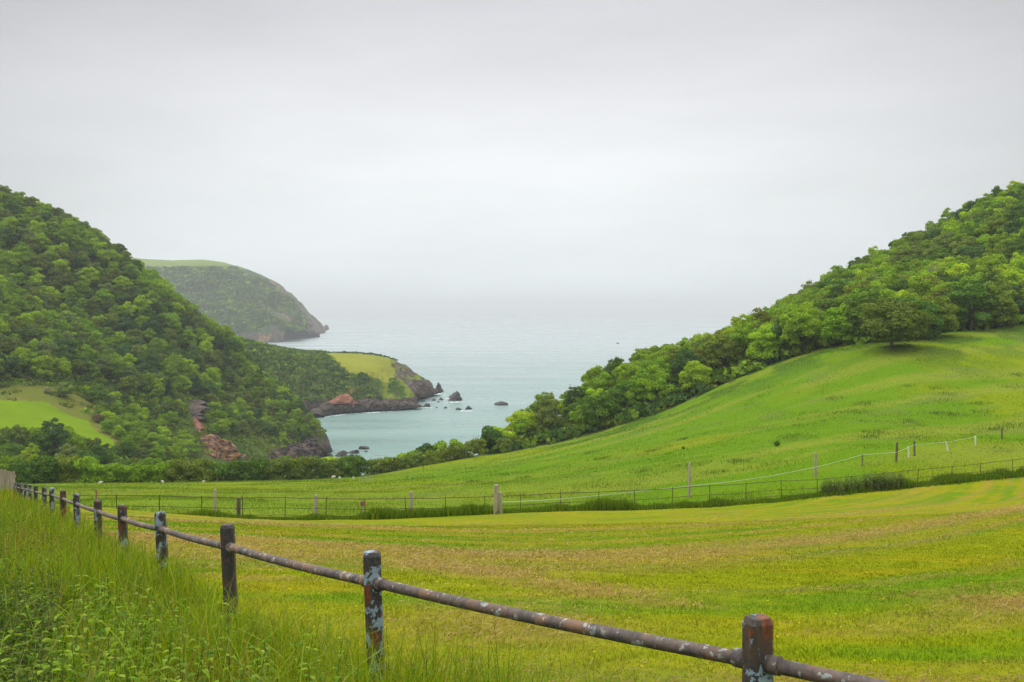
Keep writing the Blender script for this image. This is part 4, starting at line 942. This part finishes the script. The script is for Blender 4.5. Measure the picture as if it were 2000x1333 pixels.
ef = empty("tape_fence", gY(970, 53)); tag(ef, "white electric tape strung over mixed stakes curving up the right of the meadow", "fence")
el = np.array(ef.location); tops = []
for px, yt, yb, wp, mt, ln, nm in [(968, 947, 992, 9, 'timber', .04, "post"), (977.5, 962, 996, 7, 'timber', 0, "post"), (1347, 904, 971, 5.5, 'timber', 0, "post"), (1593, 885, 934, 5, 'timber', 0, "post"), (1684.5, 887, 911, 2.6, 'darktimber', 0, "stake"),
                                   (1750, 864, 902.5, 4.6, 'darktimber', .1, "post"), (1775, 873, 895.5, 3.4, 'white', -.05, "stake"), (1786, 861, 891, 4, 'darktimber', 0, "post"), (1852, 862, 882, 3.6, 'white', -.2, "stake"), (1905, 852, 870, 3.2, 'white', 0, "stake"), (1957, 835, 858, 3.6, 'darktimber', 0, "post")]:
    o, t = stake(px, yt, yb, wp, MAT[mt], ef, name=nm, D=53 if px < 1000 else None, lean=ln); tops.append((px, t))
TP = [(982, 981, 53), (1050, 978, 54.5), (1120, 973, 56), (1190, 966, 57.5), (1277, 957, 59)]+[(p, y, None) for p, y in [(1347, 949.5), (1420, 942), (1500, 931), (1593, 913), (1640, 901), (1684, 888.5), (1751, 884), (1775, 874), (1786, 869.5), (1852, 863.5), (1905, 854)]]
td = {p: t[1] for p, t in tops}; kp = sorted(td); P = []
for p, y, D in TP:
    D = D or float(np.interp(p, kp, [td[k] for k in kp])); P.append(at(p, y, D-.12))
P = np.array(P)-el; w2 = .028
def ribbon(P, h, name, mat, parent, th=.006):
    n = len(P); V = np.concatenate([P+[0, -th/2, h], P+[0, -th/2, -h], P+[0, th/2, -h], P+[0, th/2, h]]); i = np.arange(n-1)
    Qs = np.concatenate([np.stack([i+a*n, i+1+a*n, i+1+((a+1) % 4)*n, i+((a+1) % 4)*n], 1) for a in range(4)]); return mk(name, V, Qs, mat, parent)
for k in range(1): ribbon(P, .016, "tape", MAT['white'], ef)
# field gate at the foot of the meadow, wooden screen by the lane
gx0, gy0, gz0 = hit(706, 941, 100, 171); gx1, gy1, gz1 = hit(737, 938.5, 100, 171); gr = empty("field_gate", (gx0, gy0, gz0)); tag(gr, "pale green metal field gate at the low corner of the meadow", "gate")
dv = np.array([gx1-gx0, (gy1-gy0)*.3, gz1-gz0]); 
for nm, hs in (("rail", (.15, .42, .68, .92, 1.15)),):
    for h_ in hs: mb = MB(); mb.tube(np.array([[0, 0, h_], dv+[0, 0, h_]]), .028, 6); mb.build(nm, MAT['galv'], gr)
for t in (0, .5, 1): mb = MB(); mb.tube(np.array([dv*t+[0, .03, -.1], dv*t+[0, .03, 1.2]]), .035, 6); mb.build("upright", MAT['galv'], gr)
sx, sy, sz = gY(16, 44.5); scn = empty("wooden_screen", (sx, sy, sz)); tag(scn, "screen of upright pale weathered boards at the far end of the pipe-rail fence", "fence")
zt = CZ-(917-HZ)/F*44.5-sz
for k in range(16):
    x = PX(27, 44.5)-sx-k*.115; hgt = zt-(.10 if k < 3 else 0)+random.Random(k).uniform(-.02, .02)
    mb = MB(); mb.box((x, random.Random(k+9).uniform(-.01, .01), hgt/2-.2), (.098, .022, hgt+.4)); mb.build("board", MAT['timber'], scn)
for h_ in (.3, zt*.8): mb = MB(); mb.box((PX(27, 44.5)-sx-.86, .05, h_), (1.85, .05, .09)); mb.build("rail", MAT['timber'], scn)

# ------------------------------------------------------------------ sheep, boat, gull
def skinmesh(name, pts, edges, rad, mat, sub=2):
    me = bpy.data.meshes.new(name); me.from_pydata(pts, edges, []); o = bpy.data.objects.new(name, me); COL.objects.link(o)
    o.modifiers.new("s", 'SKIN'); 
    for v, r in zip(me.skin_vertices[0].data, rad): v.radius = r if isinstance(r, tuple) else (r, r)
    me.skin_vertices[0].data[0].use_root = True; m2 = o.modifiers.new("d", 'SUBSURF'); m2.levels = sub; m2.render_levels = sub
    dg = bpy.context.evaluated_depsgraph_get(); nm = bpy.data.meshes.new_from_object(o.evaluated_get(dg)); nm.materials.clear(); nm.materials.append(mat)
    bpy.data.objects.remove(o); bpy.data.meshes.remove(me); return nm
sheep_me = skinmesh("sheep", [(0, 0, .62), (.32, 0, .64), (-.34, 0, .63), (.5, 0, .72), (.62, 0, .80), (.76, 0, .74), (.26, .13, .34), (.26, .13, .02), (.26, -.13, .34), (.26, -.13, .02), (-.34, .13, .36), (-.38, .13, .18), (-.34, .13, .02), (-.34, -.13, .36), (-.38, -.13, .18), (-.34, -.13, .02), (-.5, 0, .55), (.62, .1, .84), (.62, -.1, .84)],
                    [(0, 1), (0, 2), (1, 3), (3, 4), (4, 5), (1, 6), (6, 7), (1, 8), (8, 9), (2, 10), (10, 11), (11, 12), (2, 13), (13, 14), (14, 15), (2, 16), (4, 17), (4, 18)], [.29, .25, .25, .14, .10, .06, .06, .035, .06, .035, .08, .04, .035, .08, .04, .035, .06, .03, .03], MAT['wool'])
for px, py, rz, s, lab in [(196, 947, .2, 1.0, "white sheep grazing alone at the far left of the meadow"), (318, 945, 3.0, .9, "white sheep left of the rock outcrop, below the long hedge"), (397, 944, .3, .8, "white sheep grazing beneath the ochre rocks, left-centre of the meadow"), (651, 936, .1, 1.15, "larger of two white sheep close together near the field gate"), (664, 937, 2.9, .9, "smaller of two white sheep close together near the field gate"), (690, 937, 1.4, .8, "cream sheep standing nearest the field gate")]:
    X, Y, Z = hit(px, py, 100, 172); o = bpy.data.objects.new("sheep", sheep_me); COL.objects.link(o); o.location = (X, Y, Z+.02); o.rotation_euler = (0, 0, rz); o.scale = (s*.5, s*.5, s*.5); tag(o, lab, "sheep", "sheep at the bottom of the meadow")
D = CZ*F/(672-HZ); br = empty("small_boat", (PX(1206, D), D, 0)); tag(br, "tiny dark boat far out on the open grey sea", "boat")
st = [(-2.6, .9, .9), (-1.2, 1.15, .85), (.6, 1.1, .95), (2.0, .7, 1.15), (3.1, .05, 1.5)]; V = []; 
for x, hw, hz_ in st: V += [(x, -hw, hz_), (x*.93, -hw*.6, -.2), (x*.93, hw*.6, -.2), (x, hw, hz_)]
Qh = [[a*4+b, a*4+4+b, a*4+4+(b+1) % 4, a*4+(b+1) % 4] for a in range(4) for b in range(4)]+[[0, 1, 2, 3], [19, 18, 17, 16]]
mk("hull", V, np.array(Qh), MAT['hull'], br); mb = MB(); mb.box((.5, 0, 1.7), (1.6, 1.3, 1.5)); mb.box((.5, 0, 2.5), (1.9, 1.5, .12)); mb.build("wheelhouse", MAT['hull'], br)
mb = MB(); mb.tube([[-.3, 0, .8], [-.3, 0, 4.3]], .06, 6); mb.build("mast", MAT['hull'], br)
gm = skinmesh("gull", [(0, 0, 0), (.22, 0, .01), (-.26, 0, 0), (.02, .22, .10), (-.02, .5, .12), (-.12, .75, .03), (.02, -.22, .10), (-.02, -.5, .12), (-.12, -.75, .03)], [(0, 1), (0, 2), (0, 3), (3, 4), (4, 5), (0, 6), (6, 7), (7, 8)], [.09, .05, .03, (.08, .02), (.07, .015), (.02, .01), (.08, .02), (.07, .015), (.02, .01)], MAT['wool'], 1)
o = bpy.data.objects.new("gull", gm); COL.objects.link(o); o.location = at(633, 530, 480); o.rotation_euler = (.3, .2, 1.9); tag(o, "tiny white gull gliding over the sea beside the distant headland", "bird")

# ------------------------------------------------------------------ grass
def blades(name, X, Y, Z, h, wd, bend, colr, mat, seg=3, az=None, seed=1):
    r = np.random.default_rng(seed); n = len(X); az = r.uniform(0, 2*math.pi, n) if az is None else az; h = np.broadcast_to(h, (n,)); wd = np.broadcast_to(wd, (n,)); bend = np.broadcast_to(bend, (n,))
    d = np.stack([np.cos(az), np.sin(az)], 1); fa = r.uniform(0, math.pi, n); sdv = np.stack([np.cos(fa), np.sin(fa)], 1)
    vs = []
    for k in range(seg+1):
        t = k/seg; up = h*(t-.35*bend*t**2.4); out_ = h*bend*t**2.0*.8
        cx_, cy_ = X+d[:, 0]*out_, Y+d[:, 1]*out_; ww = wd*.5*(1-t)**.7
        if k < seg:
            vs.append(np.stack([cx_-sdv[:, 0]*ww, cy_-sdv[:, 1]*ww, Z+up], 1)); vs.append(np.stack([cx_+sdv[:, 0]*ww, cy_+sdv[:, 1]*ww, Z+up], 1))
        else: vs.append(np.stack([cx_, cy_, Z+up], 1))
    m = 2*seg+1; V = np.stack(vs, 1).reshape(-1, 3); b = np.arange(n)[:, None]*m
    Qs = np.concatenate([b+np.array([[2*k, 2*k+1, 2*k+3, 2*k+2]]) for k in range(seg-1)]) if seg > 1 else None; Ts = b+np.array([[2*seg-2, 2*seg-1, 2*seg]])
    fs = [Qs, Ts] if seg > 1 else [Ts]
    return mk(name, V, fs, mat, col=np.repeat(colr, m, axis=0))
GC = np.array([[.15, .245, .003], [.245, .30, .004], [.09, .18, .002], [.33, .32, .02], [.31, .20, .035]])
def gcol(n, r, p, jit=.25): return GC[r.choice(5, n, p=p)]*r.uniform(1-jit, 1+jit, (n, 1))
r = np.random.default_rng(11)
# tall verge grass
n = 120000; Y = 1.7*(46/1.7)**(r.random(n)**.9); fxv = road_fx(Y); lo = -.60*Y-.9; X = fxv+.35-(fxv+.35-lo)*r.random(n)**1.15
t = fxv-X; dens = fbm(X/.8, Y/.8, 201, 3); nett = sst(.50, .62, fbm(X/1.6, Y/2.2, 203, 3)+.06*sst(1.2, 3, t)); dark = sst(.62*Y/1.0*0+0, 1, (-.47*Y-X)/(.10*Y+.2))
keep = (dens+r.uniform(-.2, .2, n) > .40) & (r.random(n) > nett*.35) & (r.random(n) > dark*.7) & ((t > 0) | (r.random(n) < .45)); X, Y, t = X[keep], Y[keep], t[keep]; n = len(X)
hh_ = (.34+.40*fbm(X/1.1, Y/1.1, 205, 3))*r.uniform(.55, 1.25, n)*np.where(t < .15, .72, 1.0)*np.interp(Y, [2, 6, 40], [.82, 1, 1.1]); brn = sst(.52, .66, fbm(X/1.5, Y/2.5, 207, 3))
c = gcol(n, r, [.30, .34, .22, .09, .05], .4); mb_ = r.random(n) < brn*.35; c[mb_] = np.array([.23, .15, .035])*r.uniform(.7, 1.2, (mb_.sum(), 1))
tag(blades("tall_grass", X, Y, H(X, Y)-.02, hh_, np.maximum(.006, Y*.0012)*r.uniform(.7, 1.4, n), r.uniform(.1, .95, n)**1.3, c, MAT['blade'], 4, seed=2), "tall mixed grass growing along the verge under the pipe-rail fence", "grass", kind="stuff")
# broad arching blades that catch the light
n = 5200; Y = 1.8*(26/1.8)**r.random(n); X = road_fx(Y)+.15-r.random(n)**1.1*(road_fx(Y)+.15+.6*Y+.8)
tag(blades("arching_grass", X, Y, H(X, Y), r.uniform(.38, .78, n), np.maximum(.009, Y*.0014)*r.uniform(.8, 1.3, n), r.uniform(.7, 1.35, n), np.array([.22, .31, .02])*r.uniform(.7, 1.3, (n, 1)), MAT['blade'], 6, seed=13), "broad arching blades of lush grass on the verge", "grass", kind="stuff")
# fine seed stalks
n = 1800; Y = 1.9*(30/1.9)**r.random(n); X = road_fx(Y)+.2-r.random(n)*(road_fx(Y)+.2+.6*Y+.5)
tag(blades("seeding_grass", X, Y, H(X, Y), r.uniform(.5, .85, n), np.maximum(.004, Y*.0006), r.uniform(.1, .7, n), np.array([.30, .25, .07])*r.uniform(.7, 1.2, (n, 1)), MAT['hay'], 4, seed=3), "thin straw-coloured seed stalks standing above the verge grass", "grass", kind="stuff")
# leafy weeds: stems with paired pointed leaves
def weeds(name, label, spots, hgt, lf, cols, pairs=7, seed=1):
    r = np.random.default_rng(seed); n = len(spots); P = np.array(spots); h = hgt*r.uniform(.6, 1.25, n); az0 = r.uniform(0, 6.28, n); lean = r.normal(size=(n, 2))*.12
    V, C = [], []
    for k in range(pairs):
        t = (k+1)/pairs
        for sgn in (0, 1):
            az = az0+k*1.57+sgn*math.pi+r.uniform(-.3, .3, n); s = lf*(1.15-.55*t)*r.uniform(.7, 1.3, n); dr = r.uniform(-.5, .25, n)
            d = np.stack([np.cos(az), np.sin(az), np.zeros(n)], 1); sd_ = np.stack([-np.sin(az), np.cos(az), np.zeros(n)], 1); base = np.stack([P[:, 0]+lean[:, 0]*h*t, P[:, 1]+lean[:, 1]*h*t, P[:, 2]+h*t], 1)
            def q(a, b, z): return base+d*(s*a)[:, None]+sd_*(s*b)[:, None]+np.stack([np.zeros(n)]*2+[s*z+dr*s*a*a], 1)
            V.append(np.stack([q(.08, 0, 0), q(.4, .27, .10), q(.72, .17, .08), q(1.05, 0, -.12), q(.72, -.17, .08), q(.4, -.27, .10), q(.5, 0, .0)], 1))
            C.append(np.repeat((cols[r.integers(0, len(cols), n)]*r.uniform(.75, 1.3, (n, 1)))[:, None, :], 7, 1))
    V = np.concatenate(V); C = np.concatenate(C); m = len(V); b = np.arange(m)[:, None]*7
    Fq = np.concatenate([b+np.array([[0, 1, 2, 6]]), b+np.array([[6, 2, 3, 4]]), b+np.array([[0, 6, 4, 5]])])
    S0 = P; S1 = np.stack([P[:, 0]+lean[:, 0]*h, P[:, 1]+lean[:, 1]*h, P[:, 2]+h], 1); wd = lf*.05
    Vs = np.stack([S0+[wd, 0, 0], S0-[wd, 0, 0], S1-[wd*.5, 0, 0], S1+[wd*.5, 0, 0]], 1).reshape(-1, 3); o0 = m*7; Fs = (np.arange(n)[:, None]*4+np.arange(4)[None])+o0
    return tag(mk(name, np.concatenate([V.reshape(-1, 3), Vs]), np.concatenate([Fq, Fs]), MAT['vleaf'], col=np.concatenate([C.reshape(-1, 3), np.tile(np.array([.10, .13, .03]), (len(Vs), 1))])), label, "weeds", kind="stuff")
WC = np.array([[.12, .22, .01], [.19, .29, .012], [.22, .31, .03], [.08, .16, .012]])
n = 7000; Y = 1.9*(34/1.9)**r.random(n); fxv = road_fx(Y); X = fxv-.25-r.random(n)*(fxv+.6*Y+.8); t = fxv-X
nett = sst(.50, .58, fbm(X/1.6, Y/2.2, 203, 3)+.06*sst(1.2, 3, t)); k = r.random(n) < np.maximum(nett*.42*sst(.5, 1.1, t), sst(1.2, 2.4, t)*.03); X, Y = X[k], Y[k]
weeds("nettles", "leafy green nettles and docks among the verge grass", np.stack([X, Y, H(X, Y)+.0], 1), .40, .075, WC, 7, 5)
n = 12500; Y = 1.9*(30/1.9)**r.random(n); X = -.60*Y-.9+r.random(n)*(.16*Y+.75); k = r.random(n) < .42+.5*sst(.45, .6, fbm(X/.7, Y/.9, 231, 3))
X, Y = X[k], Y[k]; weeds("bramble_bank", "dark leafy brambles and ivy spilling over the bank at the left frame edge", np.stack([X, Y, H(X, Y)+r.uniform(-.05, .18, len(X))], 1), .26, .075, np.array([[.045, .09, .01], [.075, .14, .012], [.03, .06, .01], [.12, .16, .03]]), 5, 6)
# mown turf: short blades near the fence, thinning out with distance
n = 370000; Y = 2.9*(34/2.9)**(r.random(n)**.85); X = (r.random(n)*2-1)*(.62*Y+.9); k = X > road_fx(Y)-.1; X, Y = X[k], Y[k]; n = len(X); hm = hay_mask(X, Y); k = r.random(n) > hm*.55; X, Y, hm = X[k], Y[k], hm[k]; n = len(X)
c = field_col(X, Y)*r.uniform(.78, 1.3, (n, 1)); tf = fbm(X/.35, Y/.35, 211, 3)
tag(blades("mown_grass", X, Y, H(X, Y)-.004, (.018+.045*tf*tf)*r.uniform(.5, 1.3, n), np.maximum(.004, Y*.0010), r.uniform(.2, .9, n), c, MAT['blade'], 1, seed=4), "short mown grass of the field", "grass", kind="stuff")
# hay strands lying in rows
n = 230000; Y = 2.9*(42/2.9)**(r.random(n)**.8); X = (r.random(n)*2-1)*(.62*Y+.9); k = X > road_fx(Y)+.1; X, Y = X[k], Y[k]; hm = hay_mask(X, Y); k = r.random(len(X)) < hm**1.8*.8; X, Y, hm = X[k], Y[k], hm[k]; n = len(X)
L_ = r.uniform(.03, .10, n)*np.maximum(1, Y/18); a = r.uniform(0, math.pi, n); w_ = np.maximum(.0015, Y*.00035); z = H(X, Y)+.012+hm*r.uniform(0, .05, n); dz = r.uniform(-.02, .02, n)
dx_, dy_ = np.cos(a)*L_/2, np.sin(a)*L_/2; nx_, ny_ = -np.sin(a)*w_, np.cos(a)*w_
V = np.stack([np.stack([X-dx_-nx_, Y-dy_-ny_, z-dz], 1), np.stack([X+dx_-nx_, Y+dy_-ny_, z+dz], 1), np.stack([X+dx_+nx_, Y+dy_+ny_, z+dz+.003], 1), np.stack([X-dx_+nx_, Y-dy_+ny_, z-dz+.003], 1)], 1)
c = np.array([.30, .215, .07])*r.uniform(.55, 1.35, (n, 1))*np.stack([np.ones(n), r.uniform(.85, 1.12, n), r.uniform(.7, 1.2, n)], 1)
tag(mk("hay", V.reshape(-1, 3), np.arange(4*n).reshape(n, 4), MAT['hay'], col=np.repeat(c, 4, 0)), "cut dry hay left in loose rows across the mown field", "hay", kind="stuff")
# rough grass along the iron fence
n = 70000; u_ = r.random(n); pxx = u_*2400-60; X = np.interp(pxx, [p[0] for p in IF_P], ifx, left=ifx[0]-.0)+0*pxx; X = PX(pxx, IF_D(pxx)); Y = iron_y(X)+r.normal(size=n)*.42-.1
th = fbm(X/1.7, X*0+2, 221, 4)*np.interp(pxx, [0, 300, 620, 1030, 1300, 2000], [.6, .85, 1.0, 1.2, .95, 1.1]); c = gcol(n, r, [.40, .10, .45, .05, 0], .25)*.72
tag(blades("rough_grass", X, Y, H(X, Y)-.02, (.16+.75*th*th)*r.uniform(.6, 1.25, n), .045, r.uniform(.1, .7, n), c, MAT['blade'], 2, seed=6), "rough uncut grass growing along the foot of the iron fence", "grass", kind="stuff")
pxx = np.concatenate([r.uniform(1606, 1762, 230), r.normal(1720, 18, 110)]); X = PX(pxx, IF_D(pxx)); Y = iron_y(X)+r.normal(size=340)*.35-.15
weeds("nettle_patch", "tall dark nettle clump growing through the right part of the iron fence", np.stack([X, Y, H(X, Y)], 1), .85, .19, np.array([[.08, .15, .025], [.12, .18, .03], [.15, .15, .06]]), 8, 7)
# rushes and rough tussocks on the meadow
SP = [(1152, 886, 1.6), (1171, 897, 1.8), (995, 927, 2.4), (1025, 934, 1.2), (922, 942, 1.4), (1335, 859, .9), (1272, 882, 1.2), (1257, 922, 1.4), (1357, 909, 1.6), (1627, 780, 2), (1647, 806, 2.6), (1690, 790, 2.2), (1679, 807, 1.8), (1834, 809, 1.6), (1859, 811, 2.0), (1917, 805, 1.3), (1914, 789, 1.4), (1987, 757, 3), (1992, 734, 2), (1827, 759, 1.6), (1773, 755, 1.0), (1848, 771, 1.2), (1708, 845, 1.4), (1769, 824, 1.8), (1944, 840, 1.6), (1983, 833, 2.2), (1440, 903, 1.6), (1395, 925, 1.2), (1540, 855, 1.4), (1700, 855, 1.2)]
Xs, Ys, Hs = [], [], []
for px, py, s in SP:
    X0, Y0, Z0 = hit(px, py, 64, 185); m = int(70*s); a = r.normal(size=(m, 2))*np.array([s*.5, s*.7])*r.uniform(.8, 1.3); Xs.append(X0+a[:, 0]); Ys.append(Y0+a[:, 1]); Hs.append(r.uniform(.15, .5, m)*np.exp(-(a**2).sum(1)/(2*s*s)))
for px in np.arange(290, 700, 6): X0, Y0, Z0 = hit(px, 944-.006*(px-300)-2*float(fbm(px/30., 1., 3)), 90, 165); m = 25; Xs.append(X0+r.normal(size=m)*.8); Ys.append(Y0+r.normal(size=m)*1.2); Hs.append(r.uniform(.1, .3, m))
X, Y, hh_ = map(np.concatenate, (Xs, Ys, Hs)); c = np.array([.12, .18, .025])*r.uniform(.6, 1.5, (len(X), 1))
tag(blades("rushes", X, Y, H(X, Y, True)-.03, hh_+.05, .07, r.uniform(.1, .6, len(X)), c, MAT['blade'], 2, seed=8), "dark rushes and tussocks dotted over the meadow", "rushes", kind="stuff")
# long meadow grass
n = 260000; Y = 54*(196/54)**r.random(n); X = PX(r.uniform(0, 2350, n), Y); k = (Y > iron_y(X)+.6) & (Y < tree_y(X)+1); X, Y = X[k], Y[k]; n = len(X)
tf = fbm(X/3, Y/5, 241, 4); c = meadow_col(X, Y)*r.uniform(.65, 1.5, (n, 1)); k = (r.random(n) < sst(.5, .62, fbm((X+Y*.35)/30, (Y-X*.3)/6, 243, 4))*.5); c[k] = np.array([.22, .24, .045])*r.uniform(.7, 1.2, (k.sum(), 1))
tag(blades("meadow_grass", X, Y, H(X, Y)-.03, (.06+.30*tf*tf)*r.uniform(.5, 1.4, n), np.maximum(.045, Y*.0007), r.uniform(.1, .8, n), c, MAT['blade'], 1, seed=12), "long uncut grass of the open meadow", "grass", kind="stuff")
# bracken and long grass in broken drifts on the upper meadow
n = 60000; Y = r.uniform(70, 196, n); X = PX(r.uniform(1050, 2060, n), Y); ty = tree_y(X); k = (Y < ty+3) & (r.random(n) < sst(-45, -2, Y-ty)*sst(.38, .60, fbm(X/5, Y/7, 57, 4))); X, Y = X[k], Y[k]
tag(blades("bracken", X, Y, H(X, Y)-.03, r.uniform(.08, .28, len(X)), .10, r.uniform(.3, .9, len(X)), np.array([.075, .16, .01])*r.uniform(.6, 1.6, (len(X), 1)), MAT['blade'], 2, seed=9), "bracken in low drifts along the top of the meadow below the wood", "bracken", kind="stuff")
# buttercups
n = 110; Y = r.uniform(5, 22, n); X = (r.random(n)*2-1)*.5*Y; k = X > road_fx(Y)+.3; X, Y = X[k], Y[k]; n = len(X); z = H(X, Y)+.05; s = .008+.0005*Y
ang = np.arange(5)*1.2566; V = np.stack([np.stack([X+math.cos(q)*s, Y+math.sin(q)*s, z+.004], 1) for q in ang], 1)
tag(mk("buttercups", V.reshape(-1, 3), np.arange(5*n).reshape(n, 5), MAT['vleaf'], col=np.tile([.62, .48, .01], (5*n, 1))), "tiny yellow buttercups scattered in the mown field", "flowers", kind="stuff")

# ------------------------------------------------------------------ haze over land and sea
hm_ = bpy.data.materials.new("sea_haze"); hm_.use_nodes = True; hn = hm_.node_tree; hn.nodes.clear(); ho = hn.nodes.new("ShaderNodeOutputMaterial"); pv = hn.nodes.new("ShaderNodeVolumePrincipled")
pv.inputs["Color"].default_value = (.93, .98, 1.0, 1); pv.inputs["Density"].default_value = 0.00016; pv.inputs["Anisotropy"].default_value = 0.0
hn.links.new(pv.outputs[0], ho.inputs["Volume"])
mb = MB(); mb.box((0, 7825, 92), (18300, 16350, 196)); tag(mb.build("haze", hm_), "thin sea haze softening the headlands and hiding the horizon", "haze", kind="stuff")
